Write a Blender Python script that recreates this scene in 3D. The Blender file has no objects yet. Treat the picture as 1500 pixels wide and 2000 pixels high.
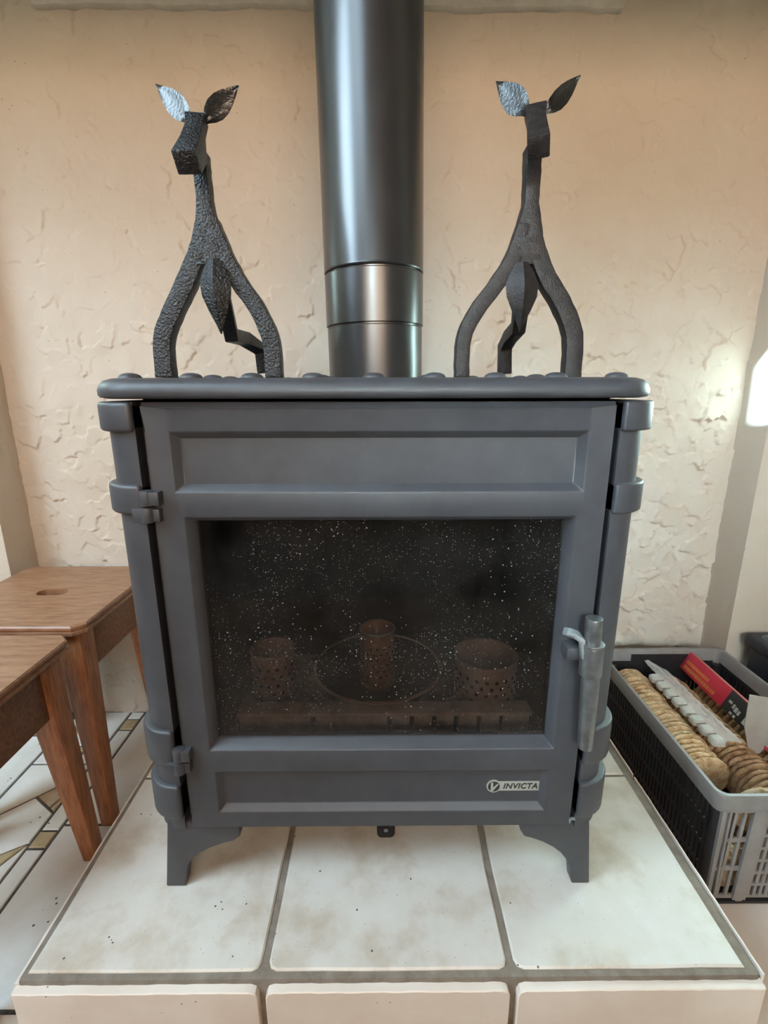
import bpy, bmesh, math, random
import numpy as np
from mathutils import Vector, Matrix

random.seed(7)
rng = np.random.default_rng(11)
C = bpy.context.scene.collection
S = bpy.context.scene
PI = math.pi

# ------------------------------------------------------------------ camera
cam_d = bpy.data.cameras.new('camera')
cam_d.sensor_fit = 'VERTICAL'
cam_d.sensor_height = 24.0
cam_d.lens = 11.333
cam_d.clip_start = 0.02
cam = bpy.data.objects.new('camera', cam_d)
C.objects.link(cam)
_p, _y, _r = math.radians(14.269), math.radians(0.2996), math.radians(-0.1272)
_f = Vector((math.sin(_y)*math.cos(_p), math.cos(_y)*math.cos(_p), -math.sin(_p)))
_rt = Vector((math.cos(_y), -math.sin(_y), 0)); _up = _rt.cross(_f)
_r2 = _rt*math.cos(_r) + _up*math.sin(_r); _u2 = -_rt*math.sin(_r) + _up*math.cos(_r)
M3 = Matrix((_r2, _u2, -_f)).transposed()
cam.matrix_world = Matrix.Translation((0, 0, 0.7143)) @ M3.to_4x4()
S.camera = cam

# ------------------------------------------------------------------ world, lights, exposure
w = bpy.data.worlds.new('daylight'); S.world = w
w.use_nodes = True
bgn = w.node_tree.nodes['Background']
bgn.inputs[0].default_value = (0.62, 0.82, 1.0, 1)
bgn.inputs[1].default_value = 1.0

def aim(o, src, dst):
    o.location = src
    o.rotation_euler = (Vector(dst)-Vector(src)).to_track_quat('-Z', 'Y').to_euler()

def area(name, src, dst, sx, sy, power, col, spread=180):
    l = bpy.data.lights.new(name, 'AREA'); l.shape = 'RECTANGLE'; l.spread = math.radians(spread)
    l.size = sx; l.size_y = sy; l.energy = power; l.color = col
    o = bpy.data.objects.new(name, l); C.objects.link(o); aim(o, src, dst)
    return o

COOL = (0.62, 0.84, 1.0)
WARM = (1.0, 0.71, 0.49)
area('window_light', (-1.62, -0.26, 2.00), (-0.1, 0.7, 0.4), 0.85, 1.28, 60, COOL)
area('cool_fill', (-0.75, -0.75, 2.45), (0.3, 0.7, 0.3), 0.7, 0.7, 14, COOL)  # added cool fill from above; no roof window stands there
area('rear_window_light', (-0.13, -2.22, 1.65), (0.42, 1.15, 0.40), 0.5, 0.35, 2.1, (0.5, 0.85, 1.0), 24)
area('warm_fill', (0.1, -1.9, 1.40), (0.0, 1.18, 1.34), 2.0, 0.8, 20, WARM, 105)  # added warm fill in place of light bounced off the room

sun_d = bpy.data.lights.new('sun', 'SUN'); sun_d.energy = 230; sun_d.angle = math.radians(0.45)
sun_d.color = (0.50, 0.86, 1.0)
sun = bpy.data.objects.new('sun', sun_d); C.objects.link(sun)
SUN = Vector((0.40, 1.0, -0.20))
sun.rotation_euler = SUN.to_track_quat('-Z', 'Y').to_euler()

S.view_settings.view_transform = 'Standard'
S.view_settings.look = 'None'
S.view_settings.gamma = 1
S.view_settings.use_curve_mapping = False
S.view_settings.exposure = 0.0

# ------------------------------------------------------------------ helpers
def link(name, me, mat=None, parent=None):
    o = bpy.data.objects.new(name, me); C.objects.link(o)
    if mat is not None: me.materials.append(mat)
    if parent is not None:
        o.parent = parent
        o.matrix_parent_inverse = Matrix.Translation(-parent.location)
    return o

def smooth(me, deg=40):
    me.polygons.foreach_set('use_smooth', [True]*len(me.polygons))
    me.set_sharp_from_angle(angle=math.radians(deg))

def obj(name, bm, mat=None, parent=None, bevel=0.0, seg=2, sm=40):
    bmesh.ops.remove_doubles(bm, verts=bm.verts, dist=1e-5)
    if bevel > 0:
        es = [e for e in bm.edges if len(e.link_faces) == 2 and e.calc_face_angle(0) > math.radians(28)]
        bmesh.ops.bevel(bm, geom=es, offset=bevel, segments=seg, profile=0.5, affect='EDGES', clamp_overlap=True)
    bmesh.ops.recalc_face_normals(bm, faces=bm.faces)
    me = bpy.data.meshes.new(name); bm.to_mesh(me); bm.free()
    smooth(me, sm)
    return link(name, me, mat, parent)

def thing(name, label, cat, loc=(0, 0, 0), group=None):
    o = bpy.data.objects.new(name, None); C.objects.link(o)
    o.empty_display_size = 0.05
    o.location = loc
    o['label'] = label; o['category'] = cat
    if group: o['group'] = group
    return o

def tag(o, label, cat, group=None):
    o['label'] = label; o['category'] = cat
    if group: o['group'] = group
    return o

def copy_tree(root, delta, label=None):
    r = root.copy(); C.objects.link(r)
    r.location = Vector(root.location) + Vector(delta)
    if label: r['label'] = label
    for ch in list(root.children):
        c = ch.copy(); C.objects.link(c); c.parent = r
        for g in list(ch.children):
            d = g.copy(); C.objects.link(d); d.parent = c
    return r

def box(bm, x0, x1, y0, y1, z0, z1):
    v = [bm.verts.new(p) for p in ((x0,y0,z0),(x1,y0,z0),(x1,y1,z0),(x0,y1,z0),(x0,y0,z1),(x1,y0,z1),(x1,y1,z1),(x0,y1,z1))]
    for f in ((0,3,2,1),(4,5,6,7),(0,1,5,4),(1,2,6,5),(2,3,7,6),(3,0,4,7)):
        bm.faces.new([v[i] for i in f])
    return v

def bx(*a):
    bm = bmesh.new(); box(bm, *a); return bm

def loft(bm, rings, cap0=True, cap1=True, closed=True):
    vr = [[bm.verts.new(p) for p in r] for r in rings]
    n = len(vr[0])
    for a, b in zip(vr[:-1], vr[1:]):
        for i in range(n if closed else n-1):
            j = (i+1) % n
            bm.faces.new((a[i], a[j], b[j], b[i]))
    if cap0: bm.faces.new(vr[0][::-1])
    if cap1: bm.faces.new(vr[-1])
    return vr

def prism(bm, pts, axis, a, b):
    """extrude a 2-D outline along an axis ('x','y','z') from a to b"""
    def P(p, t):
        return {'x': (t, p[0], p[1]), 'y': (p[0], t, p[1]), 'z': (p[0], p[1], t)}[axis]
    loft(bm, [[P(p, a) for p in pts], [P(p, b) for p in pts]])

def cyl(bm, p0, p1, r0, r1=None, n=24, caps=True):
    r1 = r0 if r1 is None else r1
    p0, p1 = Vector(p0), Vector(p1)
    t = (p1-p0).normalized()
    a = t.orthogonal().normalized(); b = t.cross(a)
    R = lambda c, r: [c + (a*math.cos(2*PI*i/n) + b*math.sin(2*PI*i/n))*r for i in range(n)]
    loft(bm, [R(p0, r0), R(p1, r1)], caps, caps)

def lathe(bm, prof, cx=0, cy=0, n=32, cap0=True, cap1=True):
    loft(bm, [[(cx+r*math.cos(2*PI*i/n), cy+r*math.sin(2*PI*i/n), z) for i in range(n)] for r, z in prof], cap0, cap1)

def sweep(bm, pts, wid, thk, ref=(0, 1, 0)):
    """square bar along a polyline; wid across, thk along ref"""
    pts = [Vector(p) for p in pts]; ref = Vector(ref).normalized()
    n = len(pts)
    if not hasattr(wid, '__len__'): wid = [wid]*n
    if not hasattr(thk, '__len__'): thk = [thk]*n
    rings = []
    for i, p in enumerate(pts):
        t = (pts[min(i+1, n-1)] - pts[max(i-1, 0)]).normalized()
        s = t.cross(ref).normalized(); u = s.cross(t).normalized()
        a, b = s*wid[i]/2, u*thk[i]/2
        rings.append([p-a-b, p+a-b, p+a+b, p-a+b])
    loft(bm, rings)

def spline(pts, k=6):
    """Catmull-Rom resample"""
    P = [Vector(p) for p in pts]; out = []
    for i in range(len(P)-1):
        p0, p1, p2, p3 = P[max(i-1,0)], P[i], P[i+1], P[min(i+2,len(P)-1)]
        for j in range(k):
            t = j/k
            out.append(0.5*((2*p1)+(p2-p0)*t+(2*p0-5*p1+4*p2-p3)*t*t+(3*p1-p0-3*p2+p3)*t**3))
    out.append(P[-1]); return out

def rrect(x0, x1, y0, y1, r, k=5):
    o = []
    for cx, cy, a in ((x1-r,y0+r,-PI/2),(x1-r,y1-r,0),(x0+r,y1-r,PI/2),(x0+r,y0+r,PI)):
        for i in range(k+1):
            t = a + (PI/2)*i/k
            o.append((cx+r*math.cos(t), cy+r*math.sin(t)))
    return o

# ------------------------------------------------------------------ materials
def mat(name, col, rough=0.5, metal=0.0, spec=0.5, var=None, vscale=6, vdetail=6, bump=0.0, bscale=300, bdist=0.001,
        rvar=0.0, stretch=None, specks=None, coat=0.0):
    m = bpy.data.materials.new(name); m.use_nodes = True
    nt = m.node_tree; N = nt.nodes; L = nt.links
    b = N['Principled BSDF']
    b.inputs['Base Color'].default_value = (*col, 1)
    b.inputs['Roughness'].default_value = rough
    b.inputs['Metallic'].default_value = metal
    b.inputs['Specular IOR Level'].default_value = spec
    b.inputs['Coat Weight'].default_value = coat
    tc = N.new('ShaderNodeTexCoord'); src = tc.outputs['Object']
    if stretch:
        mp = N.new('ShaderNodeMapping'); mp.inputs['Scale'].default_value = stretch
        L.new(src, mp.inputs['Vector']); vsrc = mp.outputs[0]
    else: vsrc = src
    last = None
    if var:
        nz = N.new('ShaderNodeTexNoise'); nz.inputs['Scale'].default_value = vscale
        nz.inputs['Detail'].default_value = vdetail; nz.inputs['Roughness'].default_value = 0.6
        L.new(vsrc, nz.inputs['Vector'])
        cr = N.new('ShaderNodeValToRGB')
        els = cr.color_ramp.elements
        els[0].position = 0.30; els[0].color = (*var[0], 1)
        els[1].position = 0.70; els[1].color = (*var[-1], 1)
        if len(var) == 3:
            e = els.new(0.5); e.color = (*var[1], 1)
        L.new(nz.outputs['Fac'], cr.inputs[0]); last = cr.outputs[0]
        if rvar:
            mr = N.new('ShaderNodeMapRange'); mr.inputs['To Min'].default_value = rough-rvar; mr.inputs['To Max'].default_value = rough+rvar
            L.new(nz.outputs['Fac'], mr.inputs['Value']); L.new(mr.outputs[0], b.inputs['Roughness'])
    if specks:
        # (scale, threshold, colour): small spots
        for sc, th, scol in specks:
            vo = N.new('ShaderNodeTexVoronoi'); vo.inputs['Scale'].default_value = sc
            L.new(src, vo.inputs['Vector'])
            n2 = N.new('ShaderNodeTexNoise'); n2.inputs['Scale'].default_value = sc*0.23; n2.inputs['Detail'].default_value = 1
            L.new(src, n2.inputs['Vector'])
            lt = N.new('ShaderNodeMath'); lt.operation = 'LESS_THAN'; lt.inputs[1].default_value = th
            L.new(vo.outputs['Distance'], lt.inputs[0])
            gt = N.new('ShaderNodeMath'); gt.operation = 'GREATER_THAN'; gt.inputs[1].default_value = 0.58
            L.new(n2.outputs['Fac'], gt.inputs[0])
            mu = N.new('ShaderNodeMath'); mu.operation = 'MULTIPLY'
            L.new(lt.outputs[0], mu.inputs[0]); L.new(gt.outputs[0], mu.inputs[1])
            mx = N.new('ShaderNodeMix'); mx.data_type = 'RGBA'
            L.new(mu.outputs[0], mx.inputs['Factor'])
            if last is not None: L.new(last, mx.inputs['A'])
            else: mx.inputs['A'].default_value = (*col, 1)
            mx.inputs['B'].default_value = (*scol, 1)
            last = mx.outputs['Result']
    if last is not None: L.new(last, b.inputs['Base Color'])
    if bump:
        nb = N.new('ShaderNodeTexNoise'); nb.inputs['Scale'].default_value = bscale; nb.inputs['Detail'].default_value = 3
        L.new(vsrc, nb.inputs['Vector'])
        bp = N.new('ShaderNodeBump'); bp.inputs['Strength'].default_value = bump; bp.inputs['Distance'].default_value = bdist
        L.new(nb.outputs['Fac'], bp.inputs['Height']); L.new(bp.outputs[0], b.inputs['Normal'])
    return m

M_plaster = mat('plaster', (0.64,0.55,0.45), 0.85, spec=0.25, var=((0.60,0.51,0.415),(0.66,0.585,0.50)), vscale=3.2, vdetail=7,
                bump=0.35, bscale=120, bdist=0.0015, specks=[(55,0.055,(0.16,0.12,0.09)),(130,0.06,(0.34,0.27,0.20))])
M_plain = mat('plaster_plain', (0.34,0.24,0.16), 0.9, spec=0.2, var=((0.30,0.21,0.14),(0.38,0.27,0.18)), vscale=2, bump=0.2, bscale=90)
M_ceil = mat('ceiling_boards', (0.22,0.13,0.075), 0.7, var=((0.18,0.10,0.056),(0.27,0.165,0.10)), stretch=(1,8,1))
M_trim = mat('white_trim', (0.64,0.62,0.56), 0.8, var=((0.54,0.52,0.46),(0.70,0.68,0.62)), vscale=22, bump=0.4, bscale=70, bdist=0.002)
M_shade_beam = mat('shade_beam_plaster', (0.5,0.42,0.34), 0.9, var=((0.46,0.38,0.3),(0.54,0.46,0.38)))
M_tile = mat('glazed_tile', (0.70,0.64,0.56), 0.38, spec=0.4, var=((0.50,0.41,0.31),(0.68,0.63,0.56),(0.74,0.715,0.67)), vscale=9, vdetail=10, rvar=0.1,
             bump=0.25, bscale=28, bdist=0.0012, specks=[(60,0.085,(0.10,0.08,0.06)),(160,0.10,(0.34,0.26,0.19))])
M_tile_f = mat('glazed_tile_front', (0.80,0.70,0.61), 0.45, spec=0.35, var=((0.74,0.62,0.525),(0.86,0.775,0.69)), vscale=7, vdetail=8,
               bump=0.25, bscale=28, bdist=0.0012, specks=[(70,0.08,(0.25,0.18,0.13))])
M_tile_w = mat('white_floor_tile', (0.80,0.78,0.73), 0.45, spec=0.4, var=((0.70,0.65,0.58),(0.84,0.82,0.78)), vscale=11, vdetail=8, bump=0.2, bscale=30,
               specks=[(50,0.10,(0.08,0.07,0.06))])
M_tile_y = mat('ochre_floor_tile', (0.46,0.34,0.18), 0.5, var=((0.40,0.29,0.15),(0.52,0.40,0.23)), vscale=40)
M_tile_b = mat('tan_floor_tile', (0.44,0.31,0.20), 0.5, var=((0.38,0.26,0.16),(0.50,0.37,0.25)), vscale=30)
M_terra = mat('brown_floor_tile', (0.12,0.075,0.05), 0.6, var=((0.09,0.055,0.036),(0.15,0.095,0.064)), vscale=12)
M_grout = mat('grout', (0.21,0.175,0.14), 0.95, spec=0.2, var=((0.17,0.135,0.105),(0.27,0.235,0.195)), vscale=45, bump=0.5, bscale=260, bdist=0.001)
M_grout_d = mat('dark_grout', (0.10,0.085,0.075), 0.95, spec=0.2, var=((0.06,0.05,0.045),(0.15,0.13,0.115)), vscale=40)
M_iron = mat('cast_iron', (0.053,0.052,0.058), 0.46, spec=0.5, var=((0.045,0.044,0.050),(0.060,0.059,0.066)), vscale=26, vdetail=8, rvar=0.05,
             bump=0.22, bscale=700, bdist=0.0006)
M_iron_d = mat('firebox_iron', (0.014,0.012,0.012), 0.8, spec=0.2, var=((0.008,0.007,0.007),(0.024,0.02,0.019)), vscale=30, bump=0.3, bscale=200)
M_black = mat('gasket_and_shade_black', (0.006,0.006,0.006), 0.9, spec=0.1)  # gasket colour; also paints the shade in the door gap and perforations
M_pipe = mat('flue_enamel', (0.018,0.0175,0.019), 0.30, spec=1.0, var=((0.015,0.0145,0.016),(0.022,0.021,0.023)), vscale=14, rvar=0.05,
             bump=0.05, bscale=500, bdist=0.0004)
M_steel = mat('worn_steel', (0.22,0.22,0.23), 0.38, metal=0.8, var=((0.16,0.16,0.165),(0.28,0.28,0.285)), vscale=60, bump=0.1, bscale=400)
M_zinc = mat('pale_zinc', (0.30,0.32,0.32), 0.5, metal=0.4, var=((0.22,0.24,0.24),(0.38,0.40,0.40)), vscale=90)
M_forged = mat('forged_iron', (0.008,0.008,0.009), 0.34, spec=0.55, var=((0.003,0.003,0.004),(0.018,0.018,0.019)), vscale=90,
               bump=1.0, bscale=330, bdist=0.0026)
M_forged_r = mat('forged_iron_worn', (0.022,0.018,0.018), 0.45, spec=0.35, var=((0.010,0.009,0.010),(0.036,0.028,0.026)), vscale=70,
               bump=0.8, bscale=430, bdist=0.0011)
M_ear = mat('hammered_iron', (0.010,0.010,0.011), 0.30, spec=0.8, var=((0.006,0.006,0.007),(0.018,0.018,0.019)), vscale=90, bump=0.5, bscale=300, bdist=0.0012)
M_wood = mat('stained_wood', (0.20,0.08,0.038), 0.45, spec=0.35, var=((0.13,0.046,0.02),(0.20,0.08,0.037),(0.26,0.115,0.055)), vscale=16, vdetail=8,
             stretch=(1.2,9,9), bump=0.2, bscale=60, bdist=0.0006)
M_wood_t = mat('stained_wood_top', (0.30,0.15,0.08), 0.38, spec=0.45, var=((0.20,0.092,0.046),(0.30,0.15,0.082),(0.38,0.21,0.12)), vscale=14, vdetail=8,
             stretch=(1.5,9,9), bump=0.15, bscale=60, bdist=0.0005)
M_wood_l = mat('stained_wood_leg', (0.38,0.15,0.06), 0.42, spec=0.35, var=((0.22,0.075,0.027),(0.36,0.14,0.056),(0.46,0.20,0.09)), vscale=16, vdetail=8,
             stretch=(9,9,1.2), bump=0.2, bscale=60, bdist=0.0006)
M_plast_k = mat('black_plastic', (0.014,0.014,0.017), 0.45, spec=0.5, var=((0.010,0.010,0.012),(0.02,0.02,0.024)), vscale=20)
M_plast_g = mat('grey_plastic', (0.24,0.225,0.22), 0.42, spec=0.5, var=((0.20,0.187,0.185),(0.28,0.265,0.26)), vscale=18)
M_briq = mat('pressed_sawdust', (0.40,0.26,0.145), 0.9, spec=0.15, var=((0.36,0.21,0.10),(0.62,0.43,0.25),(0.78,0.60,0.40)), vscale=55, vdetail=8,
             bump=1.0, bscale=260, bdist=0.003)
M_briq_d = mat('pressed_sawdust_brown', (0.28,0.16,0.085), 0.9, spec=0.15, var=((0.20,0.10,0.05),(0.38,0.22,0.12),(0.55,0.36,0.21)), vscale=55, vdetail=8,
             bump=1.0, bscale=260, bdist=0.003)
M_red = mat('red_card', (0.68,0.032,0.075), 0.4, var=((0.64,0.028,0.065),(0.72,0.04,0.085)), vscale=20)
M_pink = mat('red_card_edge', (0.62,0.16,0.15), 0.6)
M_card_k = mat('black_card', (0.022,0.024,0.025), 0.5)
M_ink_y = mat('yellow_ink', (0.75,0.24,0.07), 0.6)
M_ink_w = mat('white_ink', (0.62,0.62,0.60), 0.6)
M_card_g = mat('grey_card', (0.40,0.36,0.32), 0.85, var=((0.37,0.33,0.29),(0.43,0.39,0.35)), vscale=30)
M_card_w = mat('pale_card', (0.58,0.60,0.50), 0.6, var=((0.52,0.55,0.43),(0.63,0.63,0.56)), vscale=30)
M_ink_g = mat('green_ink', (0.16,0.36,0.22), 0.6)
M_ink_p = mat('magenta_ink', (0.40,0.05,0.22), 0.6)
M_cube = mat('firelighter_white', (0.50,0.49,0.45), 0.8, var=((0.43,0.42,0.385),(0.56,0.55,0.51)), vscale=60, bump=0.4, bscale=300)
M_navy = mat('navy_plastic', (0.016,0.020,0.030), 0.45)
M_copper = mat('copper', (0.80,0.40,0.18), 0.38, metal=0.8, var=((0.70,0.32,0.13),(0.90,0.50,0.25)), vscale=40)
M_tin = mat('heat_stained_tin', (0.42,0.30,0.23), 0.45, metal=0.6, var=((0.40,0.25,0.18),(0.58,0.43,0.34)), vscale=25)
M_badge = mat('badge_metal', (0.46,0.46,0.42), 0.4, metal=0.3)
M_ash = mat('ash_grey_stone', (0.30,0.25,0.22), 0.9, var=((0.22,0.18,0.155),(0.38,0.325,0.285)), vscale=40)

def film_mat():
    m = bpy.data.materials.new('clear_film'); m.use_nodes = True
    b = m.node_tree.nodes['Principled BSDF']
    b.inputs['Base Color'].default_value = (0.92,0.94,0.97,1); b.inputs['Roughness'].default_value = 0.10
    b.inputs['Alpha'].default_value = 0.48; b.inputs['Specular IOR Level'].default_value = 1.0
    return m
M_film = film_mat()

def glass_mat():
    m = bpy.data.materials.new('sooty_glass'); m.use_nodes = True
    nt = m.node_tree; N = nt.nodes; L = nt.links; N.clear()
    out = N.new('ShaderNodeOutputMaterial')
    tr = N.new('ShaderNodeBsdfTransparent'); tr.inputs[0].default_value = (0.66,0.61,0.58,1)
    gl = N.new('ShaderNodeBsdfGlossy'); gl.inputs['Roughness'].default_value = 0.03; gl.inputs[0].default_value = (0.8,0.85,0.9,1)
    fr = N.new('ShaderNodeFresnel'); fr.inputs[0].default_value = 1.45
    m1 = N.new('ShaderNodeMixShader'); L.new(fr.outputs[0], m1.inputs[0]); L.new(tr.outputs[0], m1.inputs[1]); L.new(gl.outputs[0], m1.inputs[2])
    df = N.new('ShaderNodeBsdfDiffuse'); df.inputs[0].default_value = (0.50,0.49,0.48,1)
    tc = N.new('ShaderNodeTexCoord')
    # fine soot haze + dust specks + a few scratches
    n1 = N.new('ShaderNodeTexNoise'); n1.inputs['Scale'].default_value = 9; n1.inputs['Detail'].default_value = 8; n1.inputs['Roughness'].default_value = 0.7
    L.new(tc.outputs['Object'], n1.inputs['Vector'])
    haze = N.new('ShaderNodeMapRange'); haze.inputs['From Min'].default_value = 0.35; haze.inputs['From Max'].default_value = 0.8
    haze.inputs['To Min'].default_value = 0.0; haze.inputs['To Max'].default_value = 0.03
    L.new(n1.outputs['Fac'], haze.inputs['Value'])
    fac = haze.outputs[0]
    for sc, th, st, nsc, nth in ((150,0.17,0.8,7,0.42),(300,0.22,0.55,9,0.40),(70,0.09,0.95,14,0.42)):
        vo = N.new('ShaderNodeTexVoronoi'); vo.inputs['Scale'].default_value = sc
        L.new(tc.outputs['Object'], vo.inputs['Vector'])
        sp = N.new('ShaderNodeMapRange'); sp.inputs['From Min'].default_value = th; sp.inputs['From Max'].default_value = th*0.4
        sp.inputs['To Min'].default_value = 0; sp.inputs['To Max'].default_value = st
        L.new(vo.outputs['Distance'], sp.inputs['Value'])
        nn = N.new('ShaderNodeTexNoise'); nn.inputs['Scale'].default_value = nsc; nn.inputs['Detail'].default_value = 4
        L.new(tc.outputs['Object'], nn.inputs['Vector'])
        pw = N.new('ShaderNodeMapRange'); pw.inputs['From Min'].default_value = nth; pw.inputs['From Max'].default_value = nth+0.15
        L.new(nn.outputs['Fac'], pw.inputs['Value'])
        mu = N.new('ShaderNodeMath'); mu.operation = 'MULTIPLY'; L.new(sp.outputs[0], mu.inputs[0]); L.new(pw.outputs[0], mu.inputs[1])
        # only some cells carry a speck
        rs = N.new('ShaderNodeSeparateColor'); L.new(vo.outputs['Color'], rs.inputs[0])
        g = N.new('ShaderNodeMath'); g.operation = 'GREATER_THAN'; g.inputs[1].default_value = 0.55; L.new(rs.outputs[0], g.inputs[0])
        mv = N.new('ShaderNodeMath'); mv.operation = 'MULTIPLY'; L.new(mu.outputs[0], mv.inputs[0]); L.new(g.outputs[0], mv.inputs[1])
        ad = N.new('ShaderNodeMath'); ad.operation = 'MAXIMUM'; L.new(fac, ad.inputs[0]); L.new(mv.outputs[0], ad.inputs[1])
        fac = ad.outputs[0]
    m2 = N.new('ShaderNodeMixShader'); L.new(fac, m2.inputs[0]); L.new(m1.outputs[0], m2.inputs[1]); L.new(df.outputs[0], m2.inputs[2])
    L.new(m2.outputs[0], out.inputs[0])
    return m
M_glass = glass_mat()

# ------------------------------------------------------------------ room shell
XL, XR, YB, YF, ZF = -0.885, 0.862, 1.18, 1.086, -0.16      # alcove sides, back wall, wall faces beside it, floor
RX0, RX1, RY0, ZC = -1.78, 2.0, -2.3, 2.70

def struct(o):
    o['kind'] = 'structure'; return o

def trowel(nx, nz, step, n, amp, rmin=0.018, rmax=0.055):
    """height field of overlapping trowel strokes: every stroke ramps up to a crisp curved lip"""
    h = np.zeros((nz, nx), np.float32)
    for i in range(n):
        cx, cz = rng.uniform(0, nx), rng.uniform(0, nz)
        R = rng.uniform(rmin, rmax)/step
        a = rng.uniform(0, 2*PI); asp = rng.uniform(0.55, 1.0)
        k = int(R*1.1)+2
        x0, x1, z0, z1 = max(0,int(cx)-k), min(nx,int(cx)+k), max(0,int(cz)-k), min(nz,int(cz)+k)
        if x1-x0 < 3 or z1-z0 < 3: continue
        X, Z = np.meshgrid(np.arange(x0,x1)-cx, np.arange(z0,z1)-cz)
        u = (X*math.cos(a)+Z*math.sin(a))/R; v = (-X*math.sin(a)+Z*math.cos(a))/(R*asp)
        th = np.arctan2(v, u)
        wob = 1 + 0.10*np.sin(3*th+rng.uniform(0,6)) + 0.06*np.sin(7*th+rng.uniform(0,6)) + 0.03*np.sin(15*th+rng.uniform(0,6))
        d = np.hypot(u, v)/wob
        inside = np.clip((1-d)*R/0.9, 0, 1)
        wgt = np.clip((u+0.9)/1.5, 0, 1); wgt = wgt*wgt*(3-2*wgt)*inside
        A = amp(cx*step, cz*step)*rng.uniform(0.35, 1.15)
        ref = h[min(nz-1,max(0,int(cz))), min(nx-1,max(0,int(cx)))]
        tgt = ref*0.55 + A*(0.15+0.85*np.clip(u,-1,1))*rng.choice([1,1,-0.7])
        s = h[z0:z1, x0:x1]
        h[z0:z1, x0:x1] = s*(1-wgt) + tgt*wgt
    return h

def relief_grid(bmv, origin, du, dn, nx, nz, step, h):
    """vertex array for a relief wall: origin + i*step*du + j*step*Z + h*dn"""
    I, J = np.meshgrid(np.arange(nx), np.arange(nz))
    P = np.zeros((nz, nx, 3), np.float64)
    P += np.array(origin)
    P += I[..., None]*step*np.array(du) + h[..., None]*np.array(dn)
    P[..., 2] += J*step
    return P.reshape(-1, 3)

def grid_mesh(name, grids):
    vs, fs, off = [], [], 0
    for P, nx, nz in grids:
        vs.append(P)
        i = np.arange((nz-1)*nx).reshape(nz-1, nx)[:, :-1].ravel() + off
        fs.append(np.stack([i, i+1, i+1+nx, i+nx], 1)); off += nx*nz
    V = np.concatenate(vs); F = np.concatenate(fs)
    me = bpy.data.meshes.new(name)
    me.vertices.add(len(V)); me.vertices.foreach_set('co', V.ravel())
    me.loops.add(F.size); me.loops.foreach_set('vertex_index', F.ravel().astype(np.int32))
    me.polygons.add(len(F)); me.polygons.foreach_set('loop_start', np.arange(0, F.size, 4, dtype=np.int32))
    me.update(calc_edges=True); me.validate()
    me.polygons.foreach_set('use_smooth', np.ones(len(F), bool))
    return me

def wall_amp(x, z):
    X, Z = x+XL, z+ZF
    t = min(1, max(0, (X-0.05)/0.45)); low = min(1, max(0, (1.15-Z)/0.5))
    return 1.9*(0.0014 + 0.0030*t*low + 0.0003*low*(X < 0))
st = 0.0026
nx, nz = int((XR-XL)/st)+2, int((1.72-ZF)/st)
H = trowel(nx, nz, st, 8000, wall_amp, 0.013, 0.046)
me = grid_mesh('wall_back', [(relief_grid(None, (XL-0.001, YB, ZF-0.001), (1,0,0), (0,-1,0), nx, nz, st, H), nx, nz)])
struct(link('wall_back', me, M_plaster))

def side_wall(name, xc, sgn, xend):
    st2 = 0.004
    n1, nz2 = int((YB-YF)/st2)+3, int((1.72-ZF)/st2)
    h1 = trowel(n1, nz2, st2, 420, lambda x, z: 0.0014, 0.02, 0.05)
    du = (0, 1, 0)
    P1 = relief_grid(None, (xc, YF, ZF-0.001), du, (-sgn, 0, 0), n1, nz2, st2, h1*0.8)
    n2 = int(0.42/st2)
    h2 = trowel(n2, nz2, st2, 700, lambda x, z: 0.0014, 0.02, 0.05)
    P2 = relief_grid(None, (xc, YF, ZF-0.001), (sgn, 0, 0), (0, -1, 0), n2, nz2, st2, h2*0.8)
    P2 = P2.reshape(nz2, n2, 3); P1 = P1.reshape(nz2, n1, 3)
    P2[:, 0] = P1[:, 0] = (P2[:, 0]+P1[:, 0])/2
    me = grid_mesh(name, [(P1.reshape(-1,3), n1, nz2), (P2.reshape(-1,3), n2, nz2)])
    bm = bmesh.new(); bm.from_mesh(me)
    xe = xc+sgn*(n2-1)*st2
    a, b = sorted((xe, xend)); box(bm, a, b, YF, YF+0.12, ZF, ZC)           # the rest of the wall face
    a, b = sorted((xc, xe)); box(bm, a, b, YF+0.006, YF+0.12, 1.70, ZC)
    bm.to_mesh(me); bm.free()
    return struct(link(name, me, M_plaster))
side_wall('wall_right', XR, 1, RX1)
side_wall('wall_left', XL, -1, RX0)

# room beyond the picture: side walls, wall behind the camera with its window openings, ceiling
def wall_x(bm, x0, x1, holes):
    """wall in a YZ plane between x0 and x1 with rectangular holes (y0,y1,z0,z1)"""
    y, z = RY0, ZF
    for (a, b, c, d) in holes:
        box(bm, x0, x1, RY0, a, ZF, ZC); box(bm, x0, x1, b, YF+0.12, ZF, ZC)
        box(bm, x0, x1, a, b, ZF, c); box(bm, x0, x1, a, b, d, ZC)
bm = bmesh.new(); wall_x(bm, RX0-0.12, RX0, [(-0.74,0.24,1.28,2.68)]); struct(obj('wall_side_left', bm, M_plain))
bm = bmesh.new(); box(bm, RX1, RX1+0.12, RY0, YF+0.12, ZF, ZC); struct(obj('wall_side_right', bm, M_plain))
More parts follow.
